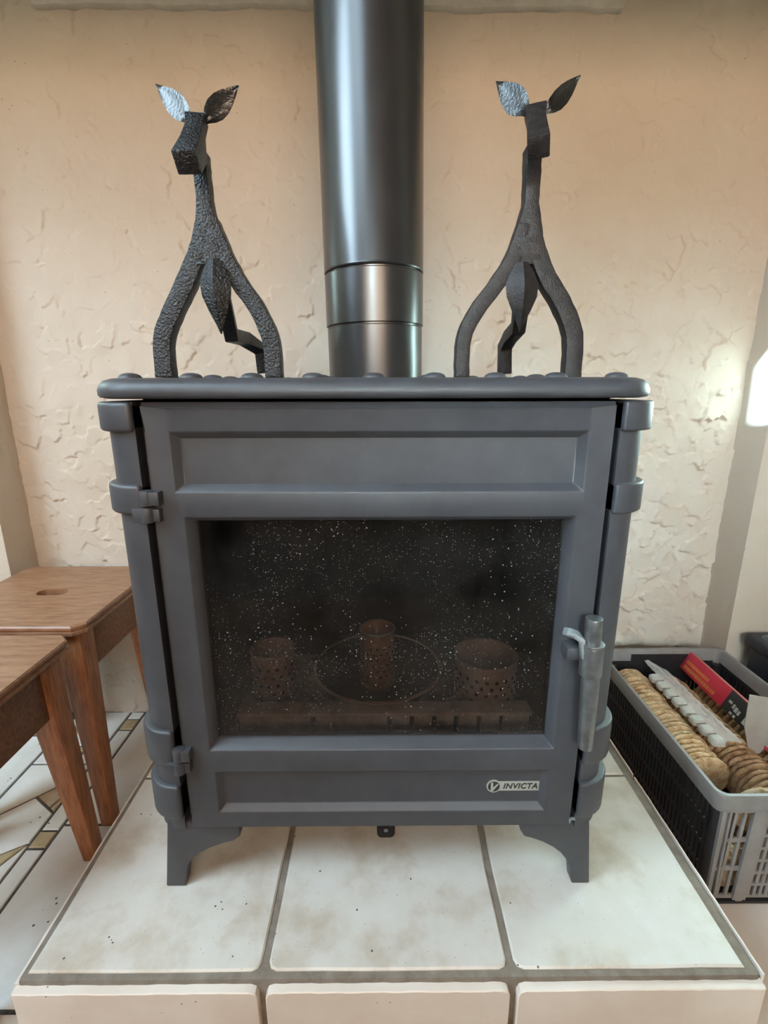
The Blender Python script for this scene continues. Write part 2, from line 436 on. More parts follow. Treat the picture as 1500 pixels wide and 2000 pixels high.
# rear wall, its opening lets one beam of low sun reach the right return of the alcove
def back_of(y, z, x=XR):                       # where a sun ray that lands at (x,y,z) crosses the rear wall
    t = (y-RY0)/SUN.y
    return (x-SUN.x*t, z-SUN.z*t)
p0 = back_of(1.141, 0.637); p1 = back_of(1.147, 0.763); p2 = back_of(1.124, 0.792); p3 = back_of(1.06, 0.862)
bm = bmesh.new()
opening = [p0, (p0[0]+0.7, p0[1]), (p0[0]+0.7, p0[1]+0.34), (p3[0], p0[1]+0.34), p3, p2, p1]
outer = [(RX0, ZF), (RX1, ZF), (RX1, ZC), (RX0, ZC)]
def rear(bm):
    xa, xb, za, zb = p0[0], p0[0]+0.7, p0[1], p0[1]+0.34
    y0, y1 = RY0-0.02, RY0
    box(bm, RX0, min(p1[0], xa), y0, y1, ZF, ZC)
    box(bm, min(p1[0], xa), RX1, y0, y1, ZF, za); box(bm, xb, RX1, y0, y1, za, ZC); box(bm, min(p1[0], xa), xb, y0, y1, zb, ZC)
    xm = min(p1[0], xa)
    prism(bm, [(xm, za), p0, p1, p2, p3, (p3[0], zb), (xm, zb)], 'y', y0, y1)
rear(bm); struct(obj('wall_rear', bm, M_plain))
struct(obj('ceiling', bx(RX0-0.12, RX1+0.12, RY0-0.02, YB+0.15, ZC, ZC+0.08), M_ceil))
struct(obj('wall_back_upper', bx(XL-0.12, XR+0.12, YB-0.001, YB+0.12, 1.70, ZC), M_plain))
struct(obj('shade_beam', bx(-1.6, 1.6, 0.58, 0.64, 1.41, ZC), M_shade_beam, bevel=0.006))  # unseen beam, added to keep window light off the upper back wall
# rough white board at the top of the back wall
bm = bmesh.new()
x0, x1, zt = (-0.6822, 1.1650, 1.4468)[0], (0.4791, 1.1650, 1.4337)[0], 1.62
low = []
n = 46
for i in range(n+1):
    x = x0+(x1-x0)*i/n
    low.append((x, 1.4475 - 0.006*(i/n) + random.uniform(-0.0022, 0.0022) - (0.002 if i % 11 < 4 else 0)))
prism(bm, low + [(x1+0.05, zt), (x0, zt)], 'y', 1.163, 1.182)
struct(obj('trim_1', bm, M_trim, bevel=0.002))

# ------------------------------------------------------------------ floor with its tiles
bm = bx(RX0-0.12, RX1+0.12, RY0-0.02, YB+0.15, ZF-0.05, ZF-0.003)
floor = struct(obj('floor', bm, M_grout_d))

def slab(poly, z0, z1, bev=0.0018):
    bm = bmesh.new()
    def inset(pts, d):
        n = len(pts); out = []
        for i in range(n):
            a, b, c = Vector(pts[i-1]), Vector(pts[i]), Vector(pts[(i+1) % n])
            e1, e2 = (b-a).normalized(), (c-b).normalized()
            n1, n2 = Vector((-e1.y, e1.x)), Vector((-e2.y, e2.x))
            m = n1+n2; m = m/max(0.3, m.dot(n1)) if m.length > 1e-6 else n1
            out.append(tuple(b+m*d))
        return out
    top = inset(poly, bev)
    loft(bm, [[(x,y,z0) for x,y in poly], [(x,y,z1-bev) for x,y in poly], [(x,y,z1) for x,y in top]], False, True)
    return bm

def shrink(poly, d):
    cx = sum(p[0] for p in poly)/len(poly); cy = sum(p[1] for p in poly)/len(poly)
    n = len(poly); out = []
    for i in range(n):
        a, b, c = Vector(poly[i-1]), Vector(poly[i]), Vector(poly[(i+1) % n])
        e1, e2 = (b-a).normalized(), (c-b).normalized()
        n1, n2 = Vector((-e1.y, e1.x)), Vector((-e2.y, e2.x))
        m = n1+n2; m = m/max(0.25, m.dot(n1))
        out.append(tuple(b+m*d))
    return out

def floor_piece(poly, m, gap=0.0028):
    area2 = sum(poly[i-1][0]*poly[i][1]-poly[i][0]*poly[i-1][1] for i in range(len(poly)))
    if area2 < 0: poly = poly[::-1]
    p = shrink(poly, gap)
    obj('tile', slab(p, ZF-0.008, ZF + random.uniform(-0.0006, 0.0006)), m, floor)

# left of the hearth: a strip of white tiles, a narrow border of white lengths with ochre squares, a broken-tile band
for a, b in ((0.20,0.505),(0.505,0.817),(0.817,1.18)):
    floor_piece([(-0.663,a),(-0.475,a),(-0.475,b),(-0.663,b)], M_tile_w, 0.0035)
for a, b, m in ((0.30,0.38,M_tile_w),(0.38,0.42,M_tile_y),(0.42,0.763,M_tile_w),(0.763,0.803,M_tile_y),(0.803,1.105,M_tile_w),(1.105,1.148,M_tile_y),(1.148,1.18,M_tile_w)):
    floor_piece([(-0.702,a),(-0.663,a),(-0.663,b),(-0.702,b)], m)
A, B = -0.847, -0.702
for poly, m in (
    ([(A,1.045),(B,1.045),(B,1.18),(A,1.18)], M_tile_w),
    ([(A,0.985),(-0.80,0.985),(-0.80,1.045),(A,1.045)], M_tile_w),
    ([(-0.80,1.005),(-0.745,1.005),(-0.745,1.045),(-0.80,1.045)], M_tile_y),
    ([(-0.80,0.985),(-0.745,0.985),(-0.745,1.005),(-0.80,1.005)], M_tile_b),
    ([(-0.745,0.985),(B,0.985),(B,1.045),(-0.745,1.045)], M_tile_w),
    ([(A,0.812),(-0.768,0.889),(B,0.953),(B,0.985),(A,0.985)], M_tile_w),
    ([(-0.768,0.889),(-0.72,0.858),(B,0.90),(B,0.953)], M_tile_b),
    ([(-0.72,0.858),(B,0.846),(B,0.90)], M_tile_y),
    ([(A,0.812),(A,0.69),(B,0.775),(B,0.846),(-0.72,0.858),(-0.768,0.889)], M_tile_w),
    ([(A,0.69),(A,0.64),(-0.76,0.66),(B,0.775)], M_tile_y),
    ([(-0.76,0.66),(-0.73,0.60),(B,0.62),(B,0.775)], M_tile_w),
    ([(A,0.64),(A,0.47),(B,0.47),(B,0.62),(-0.73,0.60),(-0.76,0.66)], M_tile_w),
    ([(A,0.20),(B,0.20),(B,0.47),(A,0.47)], M_tile_w)):
    floor_piece(poly, m)
y = 1.18
for a, b in ((0.20,0.50),(0.50,0.80),(0.80,1.10)):
    for x in (-1.16,-1.475,-1.78):
        floor_piece([(x,a),(x+0.313,a),(x+0.313,min(b,1.086)),(x,min(b,1.086))], M_tile_w, 0.0035)
# right of the hearth
for a, b in ((0.10,0.415),(0.415,0.73),(0.73,1.045),(1.045,1.18)):
    floor_piece([(0.485,a),(0.80,a),(0.80,b),(0.485,b)], M_tile_f, 0.0035)
for a, b in ((0.10,0.415),(0.415,0.73),(0.73,1.045)):
    for x in (0.80,1.115,1.43):
        floor_piece([(x,a),(x+0.315,a),(x+0.315,b),(x,b)], M_tile_f, 0.0035)
# nearer the camera
for j in range(3):
    for i in range(11):
        x, yy = -1.78+i*0.33, -0.79+j*0.33
        floor_piece([(x,yy),(x+0.33,yy),(x+0.33,yy+0.33),(x,yy+0.33)], M_terra, 0.004)

for x in (-0.472, -0.154, 0.164):
    floor_piece([(x,0.20),(x+0.318,0.20),(x+0.318,0.437),(x,0.437)], M_terra, 0.004)

# ------------------------------------------------------------------ raised tiled hearth
HX0, HX1, HY0 = -0.462, 0.480, 0.4405
hearth = thing('hearth', 'raised hearth of large pale glazed tiles under the stove', 'hearth', (0.006, 0.80, ZF))
bm = bx(HX0+0.003, HX1-0.003, HY0+0.004, YB+0.002, ZF-0.002, -0.0035)
obj('mortar_bed', bm, M_grout, hearth, bevel=0.004)
jx = [HX0+0.012, -0.1515, 0.1635, HX1-0.0185]
ty = [0.4525, 0.7685, 1.083, 1.178]
def cut_corner(x0, x1, y0, y1, c):
    pts = []
    for (px, py, ax, ay, k) in ((x0,y0,1,1,0),(x1,y0,-1,1,1),(x1,y1,-1,-1,2),(x0,y1,1,-1,3)):
        d = c[k]
        if d == 0: pts.append((px,py)); continue
        e = [(px, py+ay*d), (px+ax*d*0.3, py+ay*d*0.3), (px+ax*d, py)]
        if k in (1, 3): e = e[::-1]
        pts += e
    return pts
G = 0.0048
for j in range(3):
    for i in range(3):
        a, b = jx[i]+(G if i else 0), jx[i+1]-(G if i < 2 else 0)
        c, d = ty[j]+(G*0.6 if j else 0), ty[j+1]-G*0.6
        k = 0.011
        cs = [k if i > 0 else 0, k if i < 2 else 0, k if (i < 2 and j < 2) else 0, k if (i > 0 and j < 2) else 0]
        if j == 0: cs = [k if i > 0 else 0.0, k if i < 2 else 0.0, cs[2], cs[3]]
        p = cut_corner(a, b, c, d, cs)
        # slightly uneven, hand-made front edge
        q = []
        for m in range(len(p)):
            u, v = Vector(p[m]), Vector(p[(m+1) % len(p)])
            q.append(tuple(u))
            if (v-u).length > 0.1:
                e = (v-u).normalized(); nn = Vector((-e.y, e.x))
                for t in (0.2,0.4,0.6,0.8): q.append(tuple(u.lerp(v, t)+nn*random.uniform(-0.0006,0.0012)))
        obj('tile', slab(q, -0.008, 0.0+random.uniform(-0.0004,0.0004), 0.0022), M_tile, hearth)
# front face tiles
for i in range(3):
    a, b = jx[i]+(G if i else -0.011), jx[i+1]-(G if i < 2 else -0.0165)
    p = cut_corner(a, b, ZF+0.004, -0.011, [0, 0, 0.010 if i < 2 else 0, 0.010 if i > 0 else 0])
    q = []
    for m in range(len(p)):
        u, v = Vector(p[m]), Vector(p[(m+1) % len(p)])
        q.append(tuple(u))
        if (v-u).length > 0.2:
            for t in np.linspace(0.04,0.96,24): 
                s = u.lerp(v, float(t)); q.append((s.x, s.y+random.uniform(-0.0007,0.0007)))
    bm = slab([(x, -z) for x, z in q][::-1], 0, 0.012, 0.0012)
    bmesh.ops.transform(bm, matrix=Matrix(((1,0,0,0),(0,0,-1,HY0+0.006),(0,-1,0,0),(0,0,0,1))), verts=bm.verts)
    obj('tile', bm, M_tile_f, hearth)
# side face tiles (their raw top edges show as a thin pale line)
for sx, xx in ((-1, HX0+0.001), (1, HX1-0.001)):
    for j in range(3):
        a, b = ty[j]-(0.008 if j == 0 else -G*0.6), ty[j+1]-G*0.6
        bm = bmesh.new()
        prof = []
        for t in np.linspace(0, 1, 26): prof.append((a+(b-a)*float(t), (-0.0022 if sx > 0 else -0.0085)+random.uniform(-0.0008,0.0008)))
        prism(bm, [(a, ZF+0.003)] + [(b, ZF+0.003)] + prof[::-1], 'x', xx-(0.0002 if sx > 0 else 0.004)*sx, xx+0.0022*sx)
        obj('tile', bm, M_tile_f, hearth)

# ------------------------------------------------------------------ the stove
CX = -0.005
stove = thing('wood_stove', 'grey cast-iron wood-burning stove with a glazed door, on a tiled hearth', 'stove', (CX, 0.75, 0))
def sp(name, bm, m=M_iron, bevel=0.0, parent=None, seg=2, sm=40):
    o = obj(name, bm, m, None, bevel, seg, sm)
    par = parent or stove
    o.parent = par
    o.matrix_parent_inverse = Matrix.Translation(-Vector(stove.location)) if par is stove else Matrix.Identity(4)
    return o

# top plate: bull-nosed slab
bm = bmesh.new()
prof = [(0.010,0.7040),(0.002,0.7055),(0.0,0.7085),(0.0,0.7140),(0.0022,0.7195),(0.0075,0.7243),(0.016,0.7268),(0.028,0.7272)]
loft(bm, [[(x,y,z) for x,y in rrect(CX-0.3305+d, CX+0.3245-d, 0.5475+d, 0.955-d, max(0.008,0.058-d), 9)] for d,z in prof])
sp('top_plate', bm, sm=50)
# domed studs on the top
me = None
for r in range(5):
    for i in range(9):
        x, y = CX-0.0035+(i-4)*0.0712, 0.588+r*0.076
        if (x-CX)**2+(y-0.815)**2 < 0.092**2: continue
        if any(abs(x-a) < 0.031 and abs(y-b) < 0.03 for a, b in ((-0.285,0.68),(-0.143,0.68),(0.109,0.68),(0.256,0.68),(-0.204,0.84),(0.197,0.80))): continue
        if me is None:
            bm = bmesh.new()
            lathe(bm, [(0.0135,-0.001),(0.0130,0.0015),(0.0110,0.0038),(0.0075,0.0054),(0.003,0.0062)], 0, 0, 20, False)
            bmesh.ops.recalc_face_normals(bm, faces=bm.faces)
            me = bpy.data.meshes.new('stud'); bm.to_mesh(me); bm.free(); smooth(me); me.materials.append(M_iron)
        o = bpy.data.objects.new('stud', me); C.objects.link(o); o.parent = stove
        o.location = Vector((x, y, 0.7268))-Vector(stove.location)

# rounded side panels and their bands
def column(s, off, front, z0, z1, bev, name):
    xo = CX+s*(0.3205+off-(0.001 if s > 0 else 0)); xi = CX+s*(0.2785 if s > 0 else 0.2750); yf = 0.5575-front; R = 0.040+off*0.8
    pts = [(xi, yf)]
    cx, cy = xo-s*R, yf+R
    for k in range(9):
        t = k/8*PI/2
        pts.append((cx+s*R*math.sin(t), cy-R*math.cos(t)))
    pts += [(xo, 0.940), (xi, 0.940)]
    bm = bmesh.new(); prism(bm, pts, 'z', z0, z1)
    return sp(name, bm, bevel=bev, seg=3)
for s in (-1, 1):
    column(s, 0.0, 0.0, 0.108, 0.7005, 0.0, 'side_panel')
    for z0, z1 in ((0.6675,0.7008),(0.5705,0.6065),(0.2175,0.2725),(0.128,0.184)):
        column(s, 0.0100, 0.0065, z0, z1, 0.0045, 'band')
# back, bottom, front frame painted black as the shade in the door gap
sp('back_panel', bx(CX-0.285, CX+0.285, 0.925, 0.942, 0.108, 0.703))
sp('base_plate', bx(CX-0.290, CX+0.290, 0.575, 0.935, 0.1105, 0.124), bevel=0.002)
bm = bmesh.new()
for a in ((-0.2785,-0.245,0.124,0.7035),(0.245,0.2785,0.124,0.7035),(-0.245,0.245,0.585,0.7035),(-0.245,0.245,0.124,0.195)):
    box(bm, CX+a[0], CX+a[1], 0.592, 0.602, a[2], a[3])
sp('front_frame', bm, M_black)
# firebox
bm = bmesh.new()
fx0, fx1, fz0, fz1, fy = CX-0.243, CX+0.243, 0.198, 0.60, 0.88
box(bm, fx0, fx0+0.01, 0.603, fy, fz0, fz1); box(bm, fx1-0.01, fx1, 0.603, fy, fz0, fz1)
box(bm, fx0+0.01, fx1-0.01, fy-0.01, fy, fz0, fz1); box(bm, fx0, fx1, 0.603, fy, fz1, fz1+0.01)
sp('firebox_lining', bm, M_iron_d)
sp('firebox_floor', bx(fx0, fx1, 0.603, fy, fz0-0.012, fz0), M_ash)
bm = bmesh.new(); box(bm, CX-0.215, CX+0.238, 0.640, 0.652, 0.198, 0.234)
lg = sp('log_guard', bm, M_iron_d)
o = obj('guard_rail', bx(CX-0.215, CX+0.232, 0.632, 0.662, 0.234, 0.2405), M_ash, None, 0.0015); o.parent = lg
xg = [-0.215, -0.10, 0.016, 0.050, 0.084, 0.118, 0.152, 0.186, 0.232]
for a, b in zip(xg[:-1], xg[1:]):
    o = obj('guard_plate', bx(CX+a+0.0035, CX+b-0.0035, 0.6325, 0.640, 0.201, 0.2338), M_ash, None, 0.0012); o.parent = lg
bm = bmesh.new(); prism(bm, [(0.66,0.585),(0.88,0.47),(0.88,0.478),(0.66,0.593)], 'x', CX-0.23, CX+0.23)
sp('baffle_plate', bm, M_iron_d)

# door: a plate with two sunk panels and the glazed opening
DX0, DX1, DZ0, DZ1, DY = -0.2735, 0.268, 0.108, 0.7003, 0.5587
def door_mesh():
    bm = bmesh.new()
    ch = 0.0055
    ops = [(-0.2430,0.2385,0.5965,0.6675,0.0085,0.0105,True), (-0.2350,0.2338,0.2378,0.5660,0.0075,0.0150,False), (-0.2312,0.2295,0.1345,0.2040,0.0075,0.0095,True)]
    ix0, ix1, iz0, iz1 = DX0+ch*0.5, DX1-ch*0.5, DZ0+ch*0.6, DZ1-ch
    xs = sorted({ix0, ix1, *[o[0] for o in ops], *[o[1] for o in ops]}); zs = sorted({iz0, iz1, *[o[2] for o in ops], *[o[3] for o in ops]})
    V = {}
    def v(x, y, z):
        k = (round(x,5), round(y,5), round(z,5))
        if k not in V: V[k] = bm.verts.new(k)
        return V[k]
    for xa, xb in zip(xs[:-1], xs[1:]):
        for za, zb in zip(zs[:-1], zs[1:]):
            mx, mz = (xa+xb)/2, (za+zb)/2
            if any(o[0] < mx < o[1] and o[2] < mz < o[3] for o in ops): continue
            bm.faces.new([v(xa,DY,za), v(xb,DY,za), v(xb,DY,zb), v(xa,DY,zb)])
    bmesh.ops.dissolve_limit(bm, angle_limit=0.01, verts=bm.verts, edges=bm.edges) if False else None
    def ring(r0, y0, r1, y1, lists=None):
        (a0,a1,c0,c1), (b0,b1,d0,d1) = r0, r1
        q0 = [(a0,c0),(a1,c0),(a1,c1),(a0,c1)]; q1 = [(b0,d0),(b1,d0),(b1,d1),(b0,d1)]
        for i in range(4):
            j = (i+1) % 4
            # subdivide so the outer ring meets every grid vertex on that side
            p, q = q0[i], q0[j]; P, Q = q1[i], q1[j]
            cuts = [0.0, 1.0]
            if lists:
                hor = abs(p[1]-q[1]) < 1e-9
                for t in (xs if hor else zs):
                    lo, hi = (p[0], q[0]) if hor else (p[1], q[1])
                    u = (t-lo)/(hi-lo)
                    if 1e-6 < u < 1-1e-6: cuts.append(u)
            cuts.sort()
            for u0, u1 in zip(cuts[:-1], cuts[1:]):
                L2 = lambda A, B, u: (A[0]+(B[0]-A[0])*u, A[1]+(B[1]-A[1])*u)
                s0, s1, t0, t1 = L2(p,q,u0), L2(p,q,u1), L2(P,Q,u0), L2(P,Q,u1)
                bm.faces.new([v(s0[0],y0,s0[1]), v(s1[0],y0,s1[1]), v(t1[0],y1,t1[1]), v(t0[0],y1,t0[1])])
    ring((ix0,ix1,iz0,iz1), DY, (DX0,DX1,DZ0,DZ1), DY+0.005, True)
    ring((DX0,DX1,DZ0,DZ1), DY+0.005, (DX0,DX1,DZ0,DZ1), DY+0.026)
    for x0,x1,z0,z1,c,d,closed in ops:
        ring((x0,x1,z0,z1), DY, (x0+c,x1-c,z0+c,z1-c), DY+d, True)
        if closed:
            bm.faces.new([v(x0+c,DY+d,z0+c), v(x1-c,DY+d,z0+c), v(x1-c,DY+d,z1-c), v(x0+c,DY+d,z1-c)])
        else:
            ring((x0+c,x1-c,z0+c,z1-c), DY+d, (x0+c,x1-c,z0+c,z1-c), DY+0.026)
    return bm
door = sp('door', door_mesh(), bevel=0.0016, sm=35)
DP = stove   # matrices of door children are written against world space
def dp(name, bm, m, bevel=0.0, seg=2, sm=40):
    o = obj(name, bm, m, None, bevel, seg, sm); o.parent = door
    return o
gl = dp('glass_pane', bx(-0.2345, 0.2335, DY+0.019, DY+0.0225, 0.238, 0.566), M_glass)
dp('gasket', (lambda b: (box(b,-0.2345,-0.228,DY+0.0175,DY+0.019,0.238,0.566), box(b,0.227,0.2335,DY+0.0175,DY+0.019,0.238,0.566),
                         box(b,-0.228,0.227,DY+0.0175,DY+0.019,0.238,0.2445), box(b,-0.228,0.227,DY+0.0175,DY+0.019,0.5595,0.566), b)[-1])(bmesh.new()), M_black)
# badge with the maker's lettering
bpy_y = DY+0.0095
bm = bmesh.new(); box(bm, 0.1635, 0.2218, bpy_y-0.0012, bpy_y, 0.1610, 0.1765)
badge = dp('badge', bm, M_badge, bevel=0.0003)
bm = bmesh.new(); cyl(bm, (0.1575,bpy_y,0.1688), (0.1575,bpy_y-0.0016,0.1688), 0.0102, n=32)
o = obj('emblem', bm, M_badge); o.parent = badge
bm = bmesh.new(); cyl(bm, (0.1575,bpy_y-0.0014,0.1688), (0.1575,bpy_y-0.0019,0.1688), 0.0083, n=32)
o = obj('emblem_field', bm, M_card_k); o.parent = badge; o['label'] = 'black field of the round emblem'
bm = bmesh.new()
ex, ez = 0.1575, 0.1688
prism(bm, [(ex-0.0043,ez+0.0066),(ex-0.0012,ez+0.0068),(ex-0.0012,ez-0.0015),(ex+0.0052,ez+0.0052),(ex+0.0064,ez+0.0035),(ex+0.0005,ez-0.0046),(ex-0.0012,ez-0.0072),(ex-0.0043,ez-0.0070)], 'y', bpy_y-0.0023, bpy_y-0.0018)
o = obj('emblem_mark', bm, M_badge); o.parent = badge
fc = bpy.data.curves.new('lettering', 'FONT'); fc.body = 'INVICTA'; fc.size = 0.0128; fc.shear = 0.22; fc.extrude = 0.0003; fc.offset = 0.00028
fc.space_character = 1.08; fc.align_x = 'CENTER'; fc.align_y = 'CENTER'
tmp = bpy.data.objects.new('tmp_text', fc); C.objects.link(tmp)
dg = bpy.context.evaluated_depsgraph_get()
tme = bpy.data.meshes.new_from_object(tmp.evaluated_get(dg))
bpy.data.objects.remove(tmp)
tw = max(v.co.x for v in tme.vertices)-min(v.co.x for v in tme.vertices)
tme.transform(Matrix.Translation((0.1948, bpy_y-0.0014, 0.1688)) @ Matrix.Rotation(PI/2, 4, 'X') @ Matrix.Diagonal((0.0485/tw, 1, 1, 1)))
o = link('lettering', tme, M_card_k); o.parent = badge

# hinges
for zc, zh in ((0.5815,0.0190),(0.2285,0.0190)):
    bm = bmesh.new()
    for z0, z1, dx in ((zc-zh,zc-0.0008,-0.0012),(zc+0.0012,zc+zh,0.0)):
        cyl(bm, (-0.2735+dx,0.5515,z0), (-0.2735+dx,0.5515,z1), 0.0078, n=20)
        if dx == 0: box(bm, -0.2735, -0.2575, 0.5455, 0.5600, z0+0.001, z1-0.001)
        else: box(bm, -0.2905, -0.2735, 0.5455, 0.5600, z0+0.001, z1-0.001); box(bm, -0.2735, -0.2600, 0.5490, 0.5600, z0+0.001, z1-0.002)
    sp('hinge', bm, bevel=0.0010)
# handle: arm on the door, sleeve, pin and hanging grip
hy = 0.532
hd = sp('door_handle', (lambda b: (cyl(b, (0.2585,hy,0.370), (0.2575,hy,0.4105), 0.0138, 0.0138, 28), cyl(b,(0.2575,hy,0.4105),(0.2575,hy,0.4135),0.0142,0.0142,28), b)[-1])(bmesh.new()), M_steel, bevel=0.0008)
def hp(name, bm, m=M_steel, bevel=0.0):
    o = obj(name, bm, m, None, bevel); o.parent = hd; o.matrix_parent_inverse = Matrix.Identity(4); return o
bm = bmesh.new(); cyl(bm, (0.2573,hy,0.413), (0.2560,hy,0.4465), 0.0101, 0.0101, 28); hp('pin', bm, M_steel, 0.0012)
bm = bmesh.new(); cyl(bm, (0.2597,hy,0.3705), (0.2632,hy,0.2630), 0.0112, 0.0098, 28); hp('grip', bm, M_steel, 0.0015)
bm = bmesh.new(); sweep(bm, [(0.2300,0.552,0.4180),(0.2325,0.543,0.4212),(0.2385,0.536,0.4215),(0.2440,0.532,0.4165),(0.2455,0.531,0.4040),(0.2465,0.531,0.3930)], [0.006,0.0075,0.008,0.0075,0.006,0.004], 0.010, (0,1,0.3))
hp('catch', bm, M_zinc, 0.0015)
bm = bmesh.new(); box(bm, 0.2300, 0.2480, 0.538, 0.5600, 0.385, 0.402); hp('arm', bm, M_iron, 0.002)
# air lever under the door and a small screw at the lower corner
bm = bmesh.new()
prism(bm, [(-0.0085,0.114),(-0.0085,0.078),(-0.0068,0.0735),(-0.0030,0.0708),(0.0125,0.0708),(0.0165,0.0735),(0.0182,0.078),(0.0182,0.114)], 'y', 0.5745, 0.5785)
lv = sp('air_lever', bm, M_iron_d, bevel=0.0008)
bm = bmesh.new(); cyl(bm, (0.0048,0.5747,0.0862), (0.0048,0.5725,0.0862), 0.0032, n=14)
o = obj('rivet', bm, M_steel); o.parent = lv
bm = bmesh.new(); box(bm, 0.2655, 0.2735, 0.5560, 0.5600, 0.1200, 0.1218); box(bm, 0.2655, 0.2672, 0.5560, 0.5600, 0.1150, 0.1200)
sp('clip', bm, M_zinc)

# legs: curved cast brackets
def leg(s, y0, y1):
    if s < 0: Q3 = [(-0.3071, 0.5600, 0.1173), (-0.3213, 0.5600, -0.0026), (-0.2925, 0.5600, -0.0028), (-0.2861, 0.5600, 0.0376), (-0.2773, 0.5600, 0.0508), (-0.2659, 0.5600, 0.0610), (-0.2502, 0.5600, 0.0702), (-0.2310, 0.5600, 0.0783), (-0.2152, 0.5600, 0.0828), (-0.2050, 0.5600, 0.0910), (-0.2053, 0.5600, 0.1164)]
    else: Q3 = [(0.2968, 0.5600, 0.1122), (0.3078, 0.5600, -0.0027), (0.2810, 0.5600, -0.0024), (0.2767, 0.5600, 0.0276), (0.2709, 0.5600, 0.0420), (0.2606, 0.5600, 0.0563), (0.2476, 0.5600, 0.0676), (0.2320, 0.5600, 0.0771), (0.2166, 0.5600, 0.0837), (0.2045, 0.5600, 0.0875), (0.1986, 0.5600, 0.0976), (0.1946, 0.5600, 0.1131)]
    P = [(p[0], max(0.0, p[2]) if 0 < i < 3 else p[2]) for i, p in enumerate(Q3)]
    P[1] = (P[1][0], 0.0); P[2] = (P[2][0], 0.0)
    bm = bmesh.new(); prism(bm, P, 'y', y0, y0+0.020)
    xo = -0.3085 if s < 0 else 0.2985
    d = 1 if y1 > y0 else -1
    e0 = y0+(0.0195 if d > 0 else 0.0005)
    Q = [(e0,0.1135),(e0,0.0),(y0+d*0.032,0.0),(y0+d*0.036,0.012),(y0+d*0.055,0.050),(y0+d*0.085,0.080),(y0+d*0.10,0.095),(y0+d*0.10,0.1135)]
    bm2 = bmesh.new()
    x_top, x_bot = xo, (-0.3205 if s < 0 else 0.3070)
    f = lambda x, z: x + (x_bot-x_top)*(1-z/0.1135)
    loft(bm2, [[(f(xo, z), yy, z) for yy, z in Q], [(f(xo, z)-s*0.018, yy, z) for yy, z in Q]])
    tmp = bpy.data.meshes.new('t'); bm2.to_mesh(tmp); bm2.free(); bm.from_mesh(tmp); bpy.data.meshes.remove(tmp)
    sp('leg', bm, bevel=0.0022)
for s in (-1, 1):
    leg(s, 0.5600, 0.66)
    leg(s, 0.9300-0.0, 0.84) if False else leg(s, 0.9150, 0.80)

# ------------------------------------------------------------------ flue pipe
flue = thing('flue_pipe', 'satin black flue pipe rising from the top of the stove', 'flue pipe', (-0.0085, 0.815, 0.727))
def fpart(name, prof):
    bm = bmesh.new(); lathe(bm, [(r, z-0.727) for r, z in prof], 0, 0, 72, False, False)
    o = obj(name, bm, M_pipe, None, sm=30); o.parent = flue; return o
R = 0.0752
fpart('lower_section', [(R-0.006,0.727),(R-0.001,0.727),(R-0.0008,0.8050),(R-0.0015,0.8062),(R-0.006,0.8064)])
fpart('middle_section', [(R-0.004,0.8045),(R-0.004,0.8090),(R+0.0006,0.8094),(R+0.0006,0.8810),(R-0.0002,0.8822),(R-0.006,0.8824)])
fpart('upper_section', [(R-0.003,0.8805),(R-0.003,0.8848),(R+0.0006,0.8852),(R+0.0014,0.8870),(R+0.0008,0.8890),(R+0.0004,1.30),(R,2.33)])
flue.rotation_euler = (0, math.radians(-0.75), 0)

# ------------------------------------------------------------------ two forged deer firedogs
def ear_blade(p0, p1, wid, nrm, bend):
    """flat leaf-shaped blade from p0 to p1"""
    p0, p1, nrm = Vector(p0), Vector(p1), Vector(nrm).normalized()
    t = (p1-p0).normalized(); s = t.cross(nrm).normalized(); nrm = s.cross(t)
    bm = bmesh.new(); L = (p1-p0).length
    prof = [(0.0,0.26),(0.10,0.42),(0.22,0.78),(0.36,1.0),(0.52,0.98),(0.68,0.76),(0.84,0.42),(0.95,0.16),(1.0,0.05)]
    rings = []
    for u, k in prof:
        c = p0 + t*(L*u) + nrm*(bend*math.sin(PI*u))
        h = wid/2*k
        th = 0.0022*(1-0.6*u)
        dish = 0.0035*k
        rings.append([c-s*h+nrm*dish, c-s*h*0.45+nrm*th*0.2, c+nrm*(-th*0.6), c+s*h*0.45+nrm*th*0.2, c+s*h+nrm*dish,
                      c+s*h*0.45+nrm*(th*2), c+nrm*(th*1.2), c-s*h*0.45+nrm*(th*2)])
    loft(bm, rings)
    return bm

def roughen(bm, a):
    for v in bm.verts:
        v.co += Vector((random.uniform(-a,a), random.uniform(-a,a), random.uniform(-a,a)))

